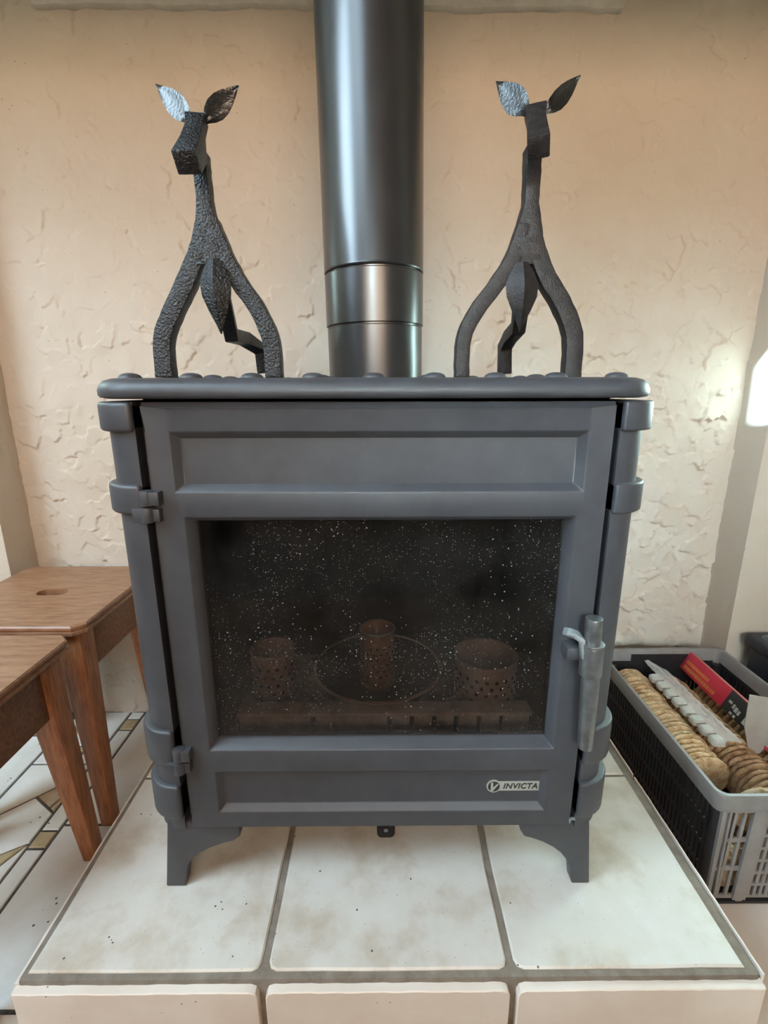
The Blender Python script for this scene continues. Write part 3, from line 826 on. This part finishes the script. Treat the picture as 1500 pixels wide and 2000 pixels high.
def firedog(label, Lleg, Rleg, neck, head, ears, leaf, rear, m, base, split):
    t = thing('firedog', label, 'firedog', base, 'deer-shaped firedogs on the stove')
    def part(name, bm, bev=0.0015, mm=None, lab=None):
        o = obj(name, bm, mm or m, t, bev); 
        if lab: o['label'] = lab
        return o
    TH = 0.021
    def side(path, widths):
        pts = spline(path, 5); n = len(pts)
        ws = [float(np.interp(i/(n-1)*(len(widths)-1), range(len(widths)), widths)) for i in range(n)]
        bm = bmesh.new(); sweep(bm, pts, ws, TH); roughen(bm, 0.0004); return bm
    part('front_leg', side(*Lleg)); part('front_leg', side(*Rleg))
    bm = side(*neck); part('neck', bm)
    bm = bmesh.new(); prism(bm, split, 'y', neck[0][0][1]-TH/2+0.0006, neck[0][0][1]+TH/2-0.001); part('shoulder', bm, 0.002)
    bm = bmesh.new()
    pts, ws, ths = head
    sweep(bm, pts, ws, ths, (0,0.35,1)); part('head', bm, 0.0018)
    for (a, b, w_, nr, bd) in ears: part('ear', ear_blade(a, b, w_, nr, bd), 0.0, M_ear)
    # ridged leaf that hangs in the fork of the legs
    p0, p1, wd = leaf
    p0, p1 = Vector(p0), Vector(p1); bm = bmesh.new(); L = (p1-p0).length; tt = (p1-p0).normalized()
    s = Vector((1,0,0)); f = Vector((0,-1,0))
    rings = []
    for u, k in ((0,0.35),(0.15,0.72),(0.32,1.0),(0.5,0.92),(0.7,0.58),(0.88,0.22),(1.0,0.03)):
        c = p0+tt*L*u + f*0.004*math.sin(PI*u); h = wd/2*k
        rings.append([c-s*h, c+f*(0.011*k), c+s*h, c-f*0.004])
    loft(bm, rings); part('chest_leaf', bm, 0.0)
    bm = bmesh.new(); sweep(bm, *rear); part('rear_leg', bm)
    return t

YA = 0.68
firedog('black forged deer-shaped firedog standing left of the flue pipe, muzzle turned to the left',
    ([(-0.2896, 0.6800, 0.7296), (-0.2867, 0.6800, 0.7793), (-0.2693, 0.6800, 0.8148), (-0.2451, 0.6800, 0.8554), (-0.2279, 0.6800, 0.8912), (-0.2225, 0.6800, 0.9145)], [0.0235,0.0225,0.0225,0.023,0.020,0.017]),
    ([(-0.1437, 0.6800, 0.7293), (-0.1451, 0.6800, 0.7752), (-0.1602, 0.6800, 0.8146), (-0.1872, 0.6800, 0.8553), (-0.2027, 0.6800, 0.8900), (-0.2117, 0.6800, 0.9203)], [0.0215,0.0215,0.0205,0.021,0.021,0.016]),
    ([(-0.2164, 0.6800, 0.8674), (-0.2171, 0.6800, 0.9029), (-0.2178, 0.6800, 0.9374), (-0.2184, 0.6800, 0.9710), (-0.2188, 0.6800, 0.9928)], [0.034,0.030,0.0175,0.0165,0.0175]),
    ([(-0.2190, 0.6760, 1.0272), (-0.2188, 0.6680, 1.0111), (-0.2178, 0.6520, 0.9855), (-0.2181, 0.6250, 0.9613)], [0.024,0.020,0.024,0.0275], [0.018,0.020,0.028,0.0245]),
    [((-0.2224, 0.6740, 1.0221), (-0.2716, 0.6980, 1.0730), 0.0255, (-0.36,-1.0,0.05), -0.002), ((-0.2121, 0.6760, 1.0231), (-0.1654, 0.6720, 1.0587), 0.0235, (0.5,-0.85,-0.15), 0.002)],
    ((-0.2092, 0.6680, 0.8735), (-0.2066, 0.6640, 0.7839), 0.040),
    ([(-0.2131, 0.6900, 0.8605), (-0.2109, 0.7050, 0.8223), (-0.2142, 0.7350, 0.7893), (-0.2128, 0.8000, 0.7906), (-0.1988, 0.8380, 0.7782), (-0.1978, 0.8450, 0.7412)], 0.019, 0.019, (1,0.25,0)),
    M_forged, (-0.215, 0.70, 0.727),
    [((-0.2380, 0.6800, 0.8674)[0],(-0.2380, 0.6800, 0.8674)[2]),((-0.1928, 0.6800, 0.8674)[0],(-0.1928, 0.6800, 0.8674)[2]),((-0.2042, 0.6800, 0.9029)[0],(-0.2042, 0.6800, 0.9029)[2]),((-0.2255, 0.6800, 0.9029)[0],(-0.2255, 0.6800, 0.9029)[2])])
firedog('dark worn deer-shaped firedog standing right of the flue pipe, facing straight ahead',
    ([(0.1088, 0.6800, 0.7288), (0.1097, 0.6800, 0.7787), (0.1252, 0.6800, 0.8130), (0.1516, 0.6800, 0.8477), (0.1702, 0.6800, 0.8790), (0.1802, 0.6800, 0.9143)], [0.0185,0.0185,0.0195,0.020,0.020,0.016]),
    ([(0.2571, 0.6800, 0.7285), (0.2541, 0.6800, 0.7830), (0.2349, 0.6800, 0.8229), (0.2137, 0.6800, 0.8519), (0.1980, 0.6800, 0.8850), (0.1889, 0.6800, 0.9201)], [0.0225,0.0225,0.0225,0.0225,0.021,0.016]),
    ([(0.1861, 0.6800, 0.8670), (0.1862, 0.6800, 0.9027), (0.1870, 0.6800, 0.9373), (0.1864, 0.6800, 0.9710), (0.1857, 0.6800, 0.9983)], [0.038,0.034,0.0175,0.0185,0.0195]),
    ([(0.1853, 0.6760, 1.0368), (0.1846, 0.6680, 1.0217), (0.1818, 0.6500, 1.0002), (0.1755, 0.6180, 0.9734)], [0.026,0.021,0.022,0.0245], [0.018,0.020,0.027,0.023]),
    [((0.1778, 0.6740, 1.0307), (0.1446, 0.7120, 1.0832), 0.0285, (-0.80,-1.0,-0.02), -0.002), ((0.1930, 0.6760, 1.0327), (0.2338, 0.6720, 1.0691), 0.022, (0.55,-0.8,-0.2), 0.002)],
    ((0.1786, 0.6680, 0.8691), (0.1799, 0.6640, 0.7858), 0.042),
    ([(0.1868, 0.6900, 0.8601), (0.1892, 0.7000, 0.8274), (0.1925, 0.7200, 0.7973), (0.1944, 0.7700, 0.7900), (0.1936, 0.7950, 0.7774), (0.1964, 0.8000, 0.7375)], 0.0185, 0.0185, (1,0.1,0)),
    M_forged_r, (0.182, 0.70, 0.727),
    [((0.1624, 0.6800, 0.8671)[0],(0.1624, 0.6800, 0.8671)[2]),((0.2086, 0.6800, 0.8670)[0],(0.2086, 0.6800, 0.8670)[2]),((0.1961, 0.6800, 0.9015)[0],(0.1961, 0.6800, 0.9015)[2]),((0.1772, 0.6800, 0.9015)[0],(0.1772, 0.6800, 0.9015)[2])])

# ------------------------------------------------------------------ two wooden stools
def chamfer_rect(x0, x1, y0, y1, c):
    return [(x0+c,y0),(x1-c,y0),(x1,y0+c),(x1,y1-c),(x1-c,y1),(x0+c,y1),(x0,y1-c),(x0,y0+c)]
def stool(label, x0, x1, y0, y1, zt, splay, hA):
    cx, cy = (x0+x1)/2, (y0+y1)/2
    t = thing('stool', label, 'stool', (cx, cy, ZF), 'wooden stools beside the hearth')
    # seat with moulded edge and a grip slot cut through
    bm = bmesh.new(); c = 0.018
    prof = [(0.004,zt-0.021),(0.0,zt-0.0185),(0.0,zt-0.013),(0.003,zt-0.0115),(0.003,zt-0.0090),(0.0005,zt-0.0075),(0.0005,zt-0.0030),(0.003,zt)]
    rings = [[(x,y,z) for x,y in chamfer_rect(x0+d,x1-d,y0+d,y1-d,c)] for d,z in prof]
    vr = loft(bm, rings, False, False)
    n = 24; hx, hy_ = 0.031, 0.0155
    for ring, z, flip in ((vr[-1], zt, False), (vr[0], zt-0.021, True)):
        hv = []
        for i in range(n):
            a = 2*PI*i/n
            ca, sa = math.cos(a), math.sin(a)
            hv.append(bm.verts.new((cx+0.002+ (hx-hy_)*(1 if ca > 1e-6 else -1 if ca < -1e-6 else 0)+hy_*ca, cy+hy_*sa, z)))
        eo = [bm.edges.get((ring[i], ring[(i+1) % 8])) for i in range(8)]
        ei = [bm.edges.new((hv[i], hv[(i+1) % n])) for i in range(n)]
        bmesh.ops.triangle_fill(bm, use_beauty=True, edges=eo+ei)
        if flip: hb = hv
        else: ht = hv
    for i in range(n):
        bm.faces.new((ht[i], ht[(i+1) % n], hb[(i+1) % n], hb[i]))
    obj('seat', bm, M_wood_t, t, sm=25)
    ins = 0.018; zb = zt-0.021
    # legs taper and splay a little
    for sx in (-1, 1):
        for sy in (-1, 1):
            xo = (x1 if sx > 0 else x0)-sx*ins; yo = (y1 if sy > 0 else y0)-sy*ins
            w0, w1 = 0.046, 0.026
            rings = []
            for z, k in ((zb, 0), (zb-hA, 0.16), (ZF, 1)):
                ox, oy = xo+sx*splay*k, yo+sy*splay*0.5*k; ww = w0+(w1-w0)*k
                q = [(ox,oy),(ox-sx*ww,oy),(ox-sx*ww,oy-sy*ww),(ox,oy-sy*ww)]
                rings.append([(a,b,z) for a,b in q])
            bm = bmesh.new(); loft(bm, rings); obj('leg', bm, M_wood_l, t, 0.0022)
    a, b = ins+0.046, 0.006
    obj('apron', bx(x0+a-0.004, x1-a+0.004, y0+ins+b, y0+ins+b+0.018, zb-hA, zb), M_wood, t, 0.001)
    obj('apron', bx(x0+a-0.004, x1-a+0.004, y1-ins-b-0.018, y1-ins-b, zb-hA, zb), M_wood, t, 0.001)
    obj('apron', bx(x0+ins+b, x0+ins+b+0.018, y0+a-0.004, y1-a+0.004, zb-hA, zb), M_wood, t, 0.001)
    obj('apron', bx(x1-ins-b-0.018, x1-ins-b, y0+a-0.004, y1-a+0.004, zb-hA, zb), M_wood, t, 0.001)
    return t
stool('brown wooden stool with an oval slot in its seat, standing against the back wall', -0.853, -0.543, 0.796, 1.108, 0.300, 0.006, 0.094)
stool('brown wooden stool nearer the camera, cut off by the left edge', -0.850, -0.540, 0.452, 0.772, 0.2985, 0.012, 0.106)

# ------------------------------------------------------------------ plastic crate
KX0, KX1, KY0, KY1, KZ0, KZ1 = 0.540, 0.852, 0.634, 1.092, ZF, 0.082
crate = thing('plastic_crate', 'long plastic crate with slotted sides beside the hearth, black with a grey front', 'crate', ((KX0+KX1)/2, (KY0+KY1)/2, ZF))
def lattice(bm, u0, u1, z0, z1, cells, thick, place, fine=None):
    """slotted panel: vertical slats and rails; place(u, w, z) maps to space"""
    def pb(ua, ub, za, zb, ta=0, tb=None):
        tb = thick if tb is None else tb
        pts = [place(u, t_, z) for u in (ua, ub) for t_ in (ta, tb) for z in (za, zb)]
        v = [bm.verts.new(p) for p in pts]
        for f in ((0,1,3,2),(4,6,7,5),(0,4,5,1),(2,3,7,6),(0,2,6,4),(1,5,7,3)):
            bm.faces.new([v[i] for i in f])
    n, rails, slat, rail = cells
    pitch = (u1-u0)/n
    for i in range(n+1): pb(u0+pitch*i-slat/2, u0+pitch*i+slat/2, z0, z1)
    for j in range(rails+1):
        z = z0+(z1-z0)*j/rails
        pb(u0, u1, z-rail/2, z+rail/2, 0.0002, thick-0.0002)
    return pb
def panel(name, m, build):
    bm = bmesh.new(); build(bm); return obj(name, bm, m, crate)
T = 0.004
zlo, zhi = ZF+0.012, KZ1-0.036
taper = lambda z: 0.007*(1-(z-KZ0)/(KZ1-KZ0))       # sides lean in towards the bottom
def b_left(bm):
    f = lambda u, t_, z: (KX0+0.006+taper(z)+t_, u, z)
    lattice(bm, KY0+0.030, KY1-0.02, zlo+0.01, zhi, (36, 4, 0.0062, 0.009), T, f)
    pb = lattice(bm, KY0+0.030, KY1-0.02, zlo-0.005, zlo+0.02, (2, 1, 0.004, 0.022), T, f)
panel('side_lattice', M_plast_k, b_left)
def b_right(bm):
    f = lambda u, t_, z: (KX1-0.006-taper(z)-t_, u, z)
    lattice(bm, KY0+0.030, KY1-0.02, zlo+0.01, zhi, (36, 4, 0.0062, 0.009), T, f)
panel('side_lattice', M_plast_k, b_right)
def b_back(bm):
    f = lambda u, t_, z: (u, KY1-0.006-taper(z)-t_, z)
    lattice(bm, KX0+0.02, KX1-0.02, zlo+0.01, zhi, (26, 4, 0.0062, 0.009), T, f)
    lattice(bm, KX0+0.085, KX1-0.085, 0.0, zhi, (2, 1, 0.06, 0.045), T*1.2, f)
panel('end_lattice', M_plast_k, b_back)
def b_front(bm):
    f = lambda u, t_, z: (u, KY0+0.006+taper(z)+t_, z)
    for a, b in ((KX0+0.024,KX0+0.070),(KX1-0.070,KX1-0.024)):
        lattice(bm, a, b, zlo+0.006, zhi, (3, 3, 0.0052, 0.0075), T, f)
    lattice(bm, KX0+0.083, KX1-0.083, zlo+0.006, zhi, (14, 7, 0.0050, 0.0060), T, f)
    for x in (KX0+0.071, KX1-0.082):                      # two upright ribs
        pb = lattice(bm, x, x+0.011, zlo+0.003, zhi+0.003, (1, 1, 0.011, 0.006), T, lambda u, t_, z: f(u, t_-0.004, z))
panel('front_lattice', M_plast_g, b_front)
# corner posts
for x, y, m in ((KX0+0.017,KY0+0.0185,M_plast_g),(KX1-0.017,KY0+0.0185,M_plast_g),(KX0+0.017,KY1-0.0185,M_plast_k),(KX1-0.017,KY1-0.0185,M_plast_k)):
    bm = bmesh.new()
    sx = 1 if x < 0.7 else -1; sy = 1 if y < 0.8 else -1
    r0 = [(x+0.006*sx+0.0095*math.cos(2*PI*i/16), y+0.006*sy+0.0095*math.sin(2*PI*i/16), ZF+0.002) for i in range(16)]
    r1 = [(x+0.0095*math.cos(2*PI*i/16), y+0.0095*math.sin(2*PI*i/16), KZ1-0.036) for i in range(16)]
    loft(bm, [r0, r1]); o = obj('corner_post', bm, M_plast_k, crate)
for x in (KX0+0.0165, KX1-0.0165):
    for dx, w_ in ((0.0, 0.0065),(0.0105 if x < 0.7 else -0.0105, 0.004)):
        bm = bmesh.new(); sg = 1 if x < 0.7 else -1
        za, zb = ZF+0.004, KZ1-0.034
        p = [(x+dx-w_/2+taper(za)*sg, KY0+0.0035+taper(za), za), (x+dx+w_/2+taper(za)*sg, KY0+0.0035+taper(za), za), (x+dx+w_/2, KY0+0.0035, zb), (x+dx-w_/2, KY0+0.0035, zb)]
        loft(bm, [p, [(a, b+0.006, c) for a, b, c in p]])
        obj('corner_rib', bm, M_plast_g, crate)
# rim: a hollow band that flares outwards
bm = bmesh.new()
rp = [(0.008,KZ1-0.0375),(0.0045,KZ1-0.0375),(0.0025,KZ1-0.030),(0.0025,KZ1-0.0285),(0.0015,KZ1-0.0275),(-0.0015,KZ1-0.004),(0.0,KZ1),(0.0055,KZ1),(0.0075,KZ1-0.003),(0.010,KZ1-0.0375)]
rr = [[(x,y,z) for x,y in rrect(KX0+d, KX1-d, KY0+d, KY1-d, 0.018-d*0.5, 5)] for d,z in rp]
loft(bm, rr + [rr[0]], False, False)
obj('rim', bm, M_plast_g, crate, sm=30)
obj('bottom', bx(KX0+0.012, KX1-0.012, KY0+0.012, KY1-0.012, ZF+0.001, ZF+0.008), M_plast_k, crate, 0.002)

# pressed sawdust discs standing in two rows, a third row below the matches
def disc_mesh(seed, R=0.045, th=0.0096):
    rr = random.Random(seed); bm = bmesh.new(); n = 22
    k = [1+rr.uniform(-0.03,0.025) for _ in range(n)]
    prof = [(0.55,-th/2),(0.90,-th/2),(0.985,-th*0.36),(1.0,-th*0.1),(1.0,th*0.15),(0.975,th*0.38),(0.90,th/2),(0.55,th/2)]
    rings = []
    for r, y in prof:
        rings.append([(R*r*(1+(k[i]-1)*(1 if r > 0.8 else 0))*math.cos(2*PI*i/n), y+rr.uniform(-0.0007,0.0007), R*r*(1+(k[i]-1)*(1 if r > 0.8 else 0))*math.sin(2*PI*i/n)) for i in range(n)])
    loft(bm, rings)
    bmesh.ops.recalc_face_normals(bm, faces=bm.faces)
    me = bpy.data.meshes.new('wood_briquette'); bm.to_mesh(me); bm.free(); smooth(me, 50)
    return me
bases = [disc_mesh(i) for i in range(4)]
for b_ in bases: b_.materials.append(M_briq)
bases_d = [b_.copy() for b_ in bases]
for b_ in bases_d: b_.materials[0] = M_briq_d
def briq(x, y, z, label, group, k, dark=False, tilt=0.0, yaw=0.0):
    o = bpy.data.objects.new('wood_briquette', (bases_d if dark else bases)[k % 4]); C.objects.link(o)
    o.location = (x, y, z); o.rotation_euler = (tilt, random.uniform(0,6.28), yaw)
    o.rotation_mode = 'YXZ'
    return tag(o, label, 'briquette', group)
ORD = ['first','second','third','fourth','fifth','sixth','seventh','eighth','ninth','tenth','eleventh','twelfth','thirteenth','fourteenth','fifteenth',
       'sixteenth','seventeenth','eighteenth','nineteenth','twentieth','twenty-first','twenty-second','twenty-third','twenty-fourth','twenty-fifth','twenty-sixth','twenty-seventh','twenty-eighth','twenty-ninth','thirtieth']
zc = 0.004
n = 25
for i in range(n):
    briq(0.606+random.uniform(-0.0026,0.0026), 0.757+i*0.0123, zc+random.uniform(-0.0032,0.0022), 'round pressed-wood briquette, %s from the front in the left crate row' % ORD[i],
         'briquettes in the left row of the crate', i, False, 0.0)
for i in range(30):
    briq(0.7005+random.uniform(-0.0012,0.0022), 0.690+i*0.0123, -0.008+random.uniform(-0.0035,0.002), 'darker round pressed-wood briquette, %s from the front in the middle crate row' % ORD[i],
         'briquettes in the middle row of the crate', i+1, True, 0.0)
briq(0.603, 0.7335, -0.052, 'round pressed-wood briquette dropped low behind the crate front', 'briquettes behind the crate front', 1)
briq(0.640, 0.672, 0.0155, 'round pressed-wood briquette whose rim peeps over the crate front', 'briquettes at the crate front', 2)
for j, z in enumerate((-0.1045,)):
    for i in range(24):
        briq(0.6065, 0.672+i*0.0172, z, 'briquette at the crate bottom, %s from the front in the left lower row' % ORD[i], 'briquettes in the lower layer', i)
        if i < 5: briq(0.7015, 0.672+i*0.0172, z, 'briquette at the crate bottom, %s from the front in the middle lower row' % ORD[i], 'briquettes in the lower layer', i+2)
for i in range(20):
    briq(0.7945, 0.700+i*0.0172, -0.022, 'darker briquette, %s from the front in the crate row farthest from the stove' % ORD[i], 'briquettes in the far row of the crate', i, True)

# strip of white firelighters in clear film
fl = thing('firelighter_pack', 'strip of white firelighter cubes in clear film lying on the briquettes', 'firelighters', (0.648, 0.90, 0.05))
for i in range(8):
    u = i/7
    x, y, z = 0.637+0.004*u, 0.992-0.205*u, 0.0600
    bm = bmesh.new(); loft(bm, [[(a,b,zz) for a,b in rrect(x-0.0125+d,x+0.0125-d,y-0.0118+d,y+0.0118-d,0.0065-d*0.5,3)] for d,zz in ((0.003,z-0.008),(0,z-0.005),(0,z+0.003),(0.003,z+0.0065))])
    obj('firelighter_cube', bm, M_cube, fl)
bm = bmesh.new()
rows, prev = 30, None
for j in range(rows+1):
    u = j/rows; y = 1.062-0.285*u; ring = []
    for k, (dx, dz) in enumerate(((-0.004,0.010),(0.004,0.013),(0.011,0.010),(0.017,0.014),(0.024,0.007),(0.030,0.010),(0.036,0.001))):
        taperw = min(1, u*6+0.25)
        ring.append(bm.verts.new((0.648+0.005*u+dx*taperw+random.uniform(-0.0012,0.0012), y+random.uniform(-0.002,0.002), 0.0555+dz*0.8+random.uniform(-0.0022,0.0022))))
    if prev:
        for k in range(6): bm.faces.new((prev[k], prev[k+1], ring[k+1], ring[k]))
    prev = ring
o = obj('film', bm, M_film, fl, sm=20)

# long red match box, standing on its edge against the far row
mb = thing('match_box', 'long red and black match box with yellow lettering, tilted in the crate', 'match box', (0.738, 0.96, 0.035))
Y0m, Y1m = 0.838, 1.078
def lean(bm):
    # tilt about the lower long edge, towards +x, and turn a little
    Mx = Matrix.Translation((0.7455, 0.96, 0.0345)) @ Matrix.Rotation(math.radians(-1.5), 4, 'Z') @ Matrix.Rotation(math.radians(27), 4, 'Y')
    bmesh.ops.transform(bm, matrix=Mx, verts=bm.verts); return bm
hl = (Y1m-Y0m)/2
bm = bx(0, 0.013, -hl+0.084, hl, 0, 0.047); obj('sleeve', lean(bm), M_red, mb, 0.0006)
bm = bx(0.0002, 0.0128, -hl, -hl+0.084, 0.0002, 0.0465); obj('end_panel', lean(bm), M_card_k, mb, 0.0006)['label'] = 'black end with pale print'
bm = bx(-0.0002, 0.0132, -hl, hl, 0.0465, 0.0476); obj('top_edge', lean(bm), M_pink, mb)
bm = bmesh.new()
yy = hl-0.012
for r, (za, zb) in enumerate(((0.006,0.0155),(0.020,0.0285))):
    y = hl-0.010
    while y > -hl+0.118+(0.03 if r else 0):
        wl = random.uniform(0.004,0.008)
        for kk in range(2): box(bm, -0.0007, -0.0001, y-wl*(0.45+0.5*kk), y-wl*0.5*kk, za+random.uniform(0,0.001), zb)
        y -= wl+0.0018
obj('yellow_print', lean(bm), M_ink_y, mb)
bm = bmesh.new()
for ya, yb, za, zb in ((0.074,0.064,0.021,0.027),(0.060,0.054,0.016,0.026),(0.052,0.044,0.013,0.024),(0.042,0.036,0.012,0.022),(0.058,0.050,0.003,0.008),(0.046,0.040,0.002,0.008),(0.022,0.002,0.006,0.036)):
    box(bm, -0.0007, -0.0001, -hl+yb, -hl+ya, za, zb)
obj('pale_print', lean(bm), M_ink_w, mb)

# open carton at the near right end of the crate
ct = thing('carton', 'small open pale carton with a raised grey flap, lying in the crate', 'carton', (0.79, 0.735, 0.03))
bx0, bx1, by0, by1, bz0, bz1 = 0.7480, 0.836, 0.665, 0.800, 0.030, 0.0800
t_ = 0.0012
bm = bmesh.new(); box(bm, bx0,bx0+t_,by0,by1,bz0,bz1); obj('side', bm, M_card_w, ct)
bm = bmesh.new(); box(bm, bx1-t_,bx1,by0,by1,bz0,bz1); box(bm, bx0,bx1,by0,by0+t_,bz0,bz1); box(bm, bx0,bx1,by0,by1,bz0,bz0+t_); box(bm, bx0,bx1,by0,by1,bz1-t_,bz1)
obj('body', bm, M_card_w, ct)
bm = bmesh.new(); box(bm, bx0-0.0006,bx0+0.0004,by0,by1,bz0,bz0+0.007); box(bm, bx0-0.0006,bx0+0.0004,by0,by1-0.018,bz1-0.016,bz1); obj('red_print', bm, M_red, ct)
bm = bmesh.new()
prism(bm, [(0.6985,0.150),(0.760,0.138),(0.762,0.060),(0.7490,0.030),(0.7420,0.018),(0.7270,0.0150),(0.7170,0.030),(0.7010,0.080)], 'y', 0.8005, 0.8020)
obj('flap', bm, M_card_g, ct)['label'] = 'plain grey inside of the open flap'
bm = bmesh.new()
for ya, za in ((0.752,0.0520),(0.748,0.0460),(0.758,0.0455),(0.7535,0.0405)): cyl(bm, (bx0-0.0006,ya,za), (bx0+0.0002,ya,za), 0.0034, n=10)
obj('flower_print', bm, M_ink_p, ct)
bm = bmesh.new(); box(bm, bx0-0.0006,bx0+0.0002,0.728,0.772,0.0600,0.0630); box(bm, bx0-0.0006,bx0+0.0002,0.735,0.765,0.0375,0.0385); obj('green_print', bm, M_ink_g, ct)

# dark lidded box behind the crate, in front of the right wall
sb = thing('storage_box', 'dark navy lidded box behind the crate at the right edge', 'box', (1.02, 0.94, ZF))
obj('body', bx(0.892, 1.15, 0.83, 1.055, ZF+0.001, 0.110), M_navy, sb, 0.008, 3)
obj('lid', bx(0.882, 1.16, 0.82, 1.064, 0.110, 0.140), M_navy, sb, 0.009, 3)
bm = bmesh.new()
loft(bm, [[(x,y,z) for x,y in rrect(0.90+d,1.142-d,0.838+d,1.046-d,0.02,4)] for d,z in ((0,0.1395),(0.004,0.1440))]); obj('lid_panel', bm, mat('slate_plastic',(0.07,0.085,0.10),0.4), sb)

# ------------------------------------------------------------------ things kept inside the firebox
def perforated(name, label, cat, x, y, z0, z1, r, rows, cols, m, rr=0.0032, flare=0.0, group=None, lid=False):
    t = thing(name, label, cat, (x, y, z0), group)
    bm = bmesh.new(); lathe(bm, [(r*0.96,z0),(r,z0+0.003),(r+flare,z1),(r+flare-0.0012,z1+0.0006),(r+flare-0.0024,z1),(r-0.0024,z0+0.004)], x, y, 40, True, True)
    obj('wall', bm, m, t)
    bm = bmesh.new()
    for j in range(rows):
        z = z0+(z1-z0)*(0.14+0.62*j/max(1,rows-1))
        rad = r+flare*(z-z0)/(z1-z0)
        for i in range(cols):
            a = 2*PI*(i+0.5*(j % 2))/cols
            if math.sin(a) > 0.2: continue
            d = Vector((math.cos(a), math.sin(a), 0)); p = Vector((x, y, z))+d*rad
            cyl(bm, p-d*0.0006, p+d*0.0004, rr, n=8)
    o = obj('holes', bm, M_black, t); o['kind'] = 'stuff'
    bm = bmesh.new(); lathe(bm, [(r+flare+0.0012,z1-0.0025),(r+flare+0.0016,z1),(r+flare,z1+0.0016),(r+flare-0.003,z1+0.0008)], x, y, 40, False, False)
    obj('rim', bm, M_tin, t)
    return t
perforated('perforated_cup', 'brown perforated metal cup behind the stove glass on the right', 'cup', 0.171, 0.712, 0.1985, 0.292, 0.050, 6, 20, M_tin)
perforated('perforated_cup', 'dim perforated metal cup behind the stove glass on the left', 'cup', -0.185, 0.735, 0.1985, 0.292, 0.036, 5, 16, M_tin)
perforated('lantern', 'small copper perforated lantern in the middle behind the stove glass', 'lantern', -0.008, 0.765, 0.2075, 0.312, 0.030, 7, 16, M_copper, 0.0022)
ds = thing('dish', 'wide shallow metal dish behind the stove glass', 'dish', (-0.008, 0.755, 0.1985))
bm = bmesh.new(); lathe(bm, [(0.045,0.1985),(0.050,0.2020),(0.090,0.2180),(0.108,0.2450),(0.1065,0.2460),(0.088,0.2210),(0.048,0.2060)], -0.008, 0.755, 56)
obj('bowl', bm, M_iron_d, ds)
bm = bmesh.new(); lathe(bm, [(0.1060,0.2440),(0.1095,0.2440),(0.1105,0.2470),(0.1070,0.2480),(0.1060,0.2440)], -0.008, 0.755, 56, False, False)
obj('rim', bm, M_tin, ds)
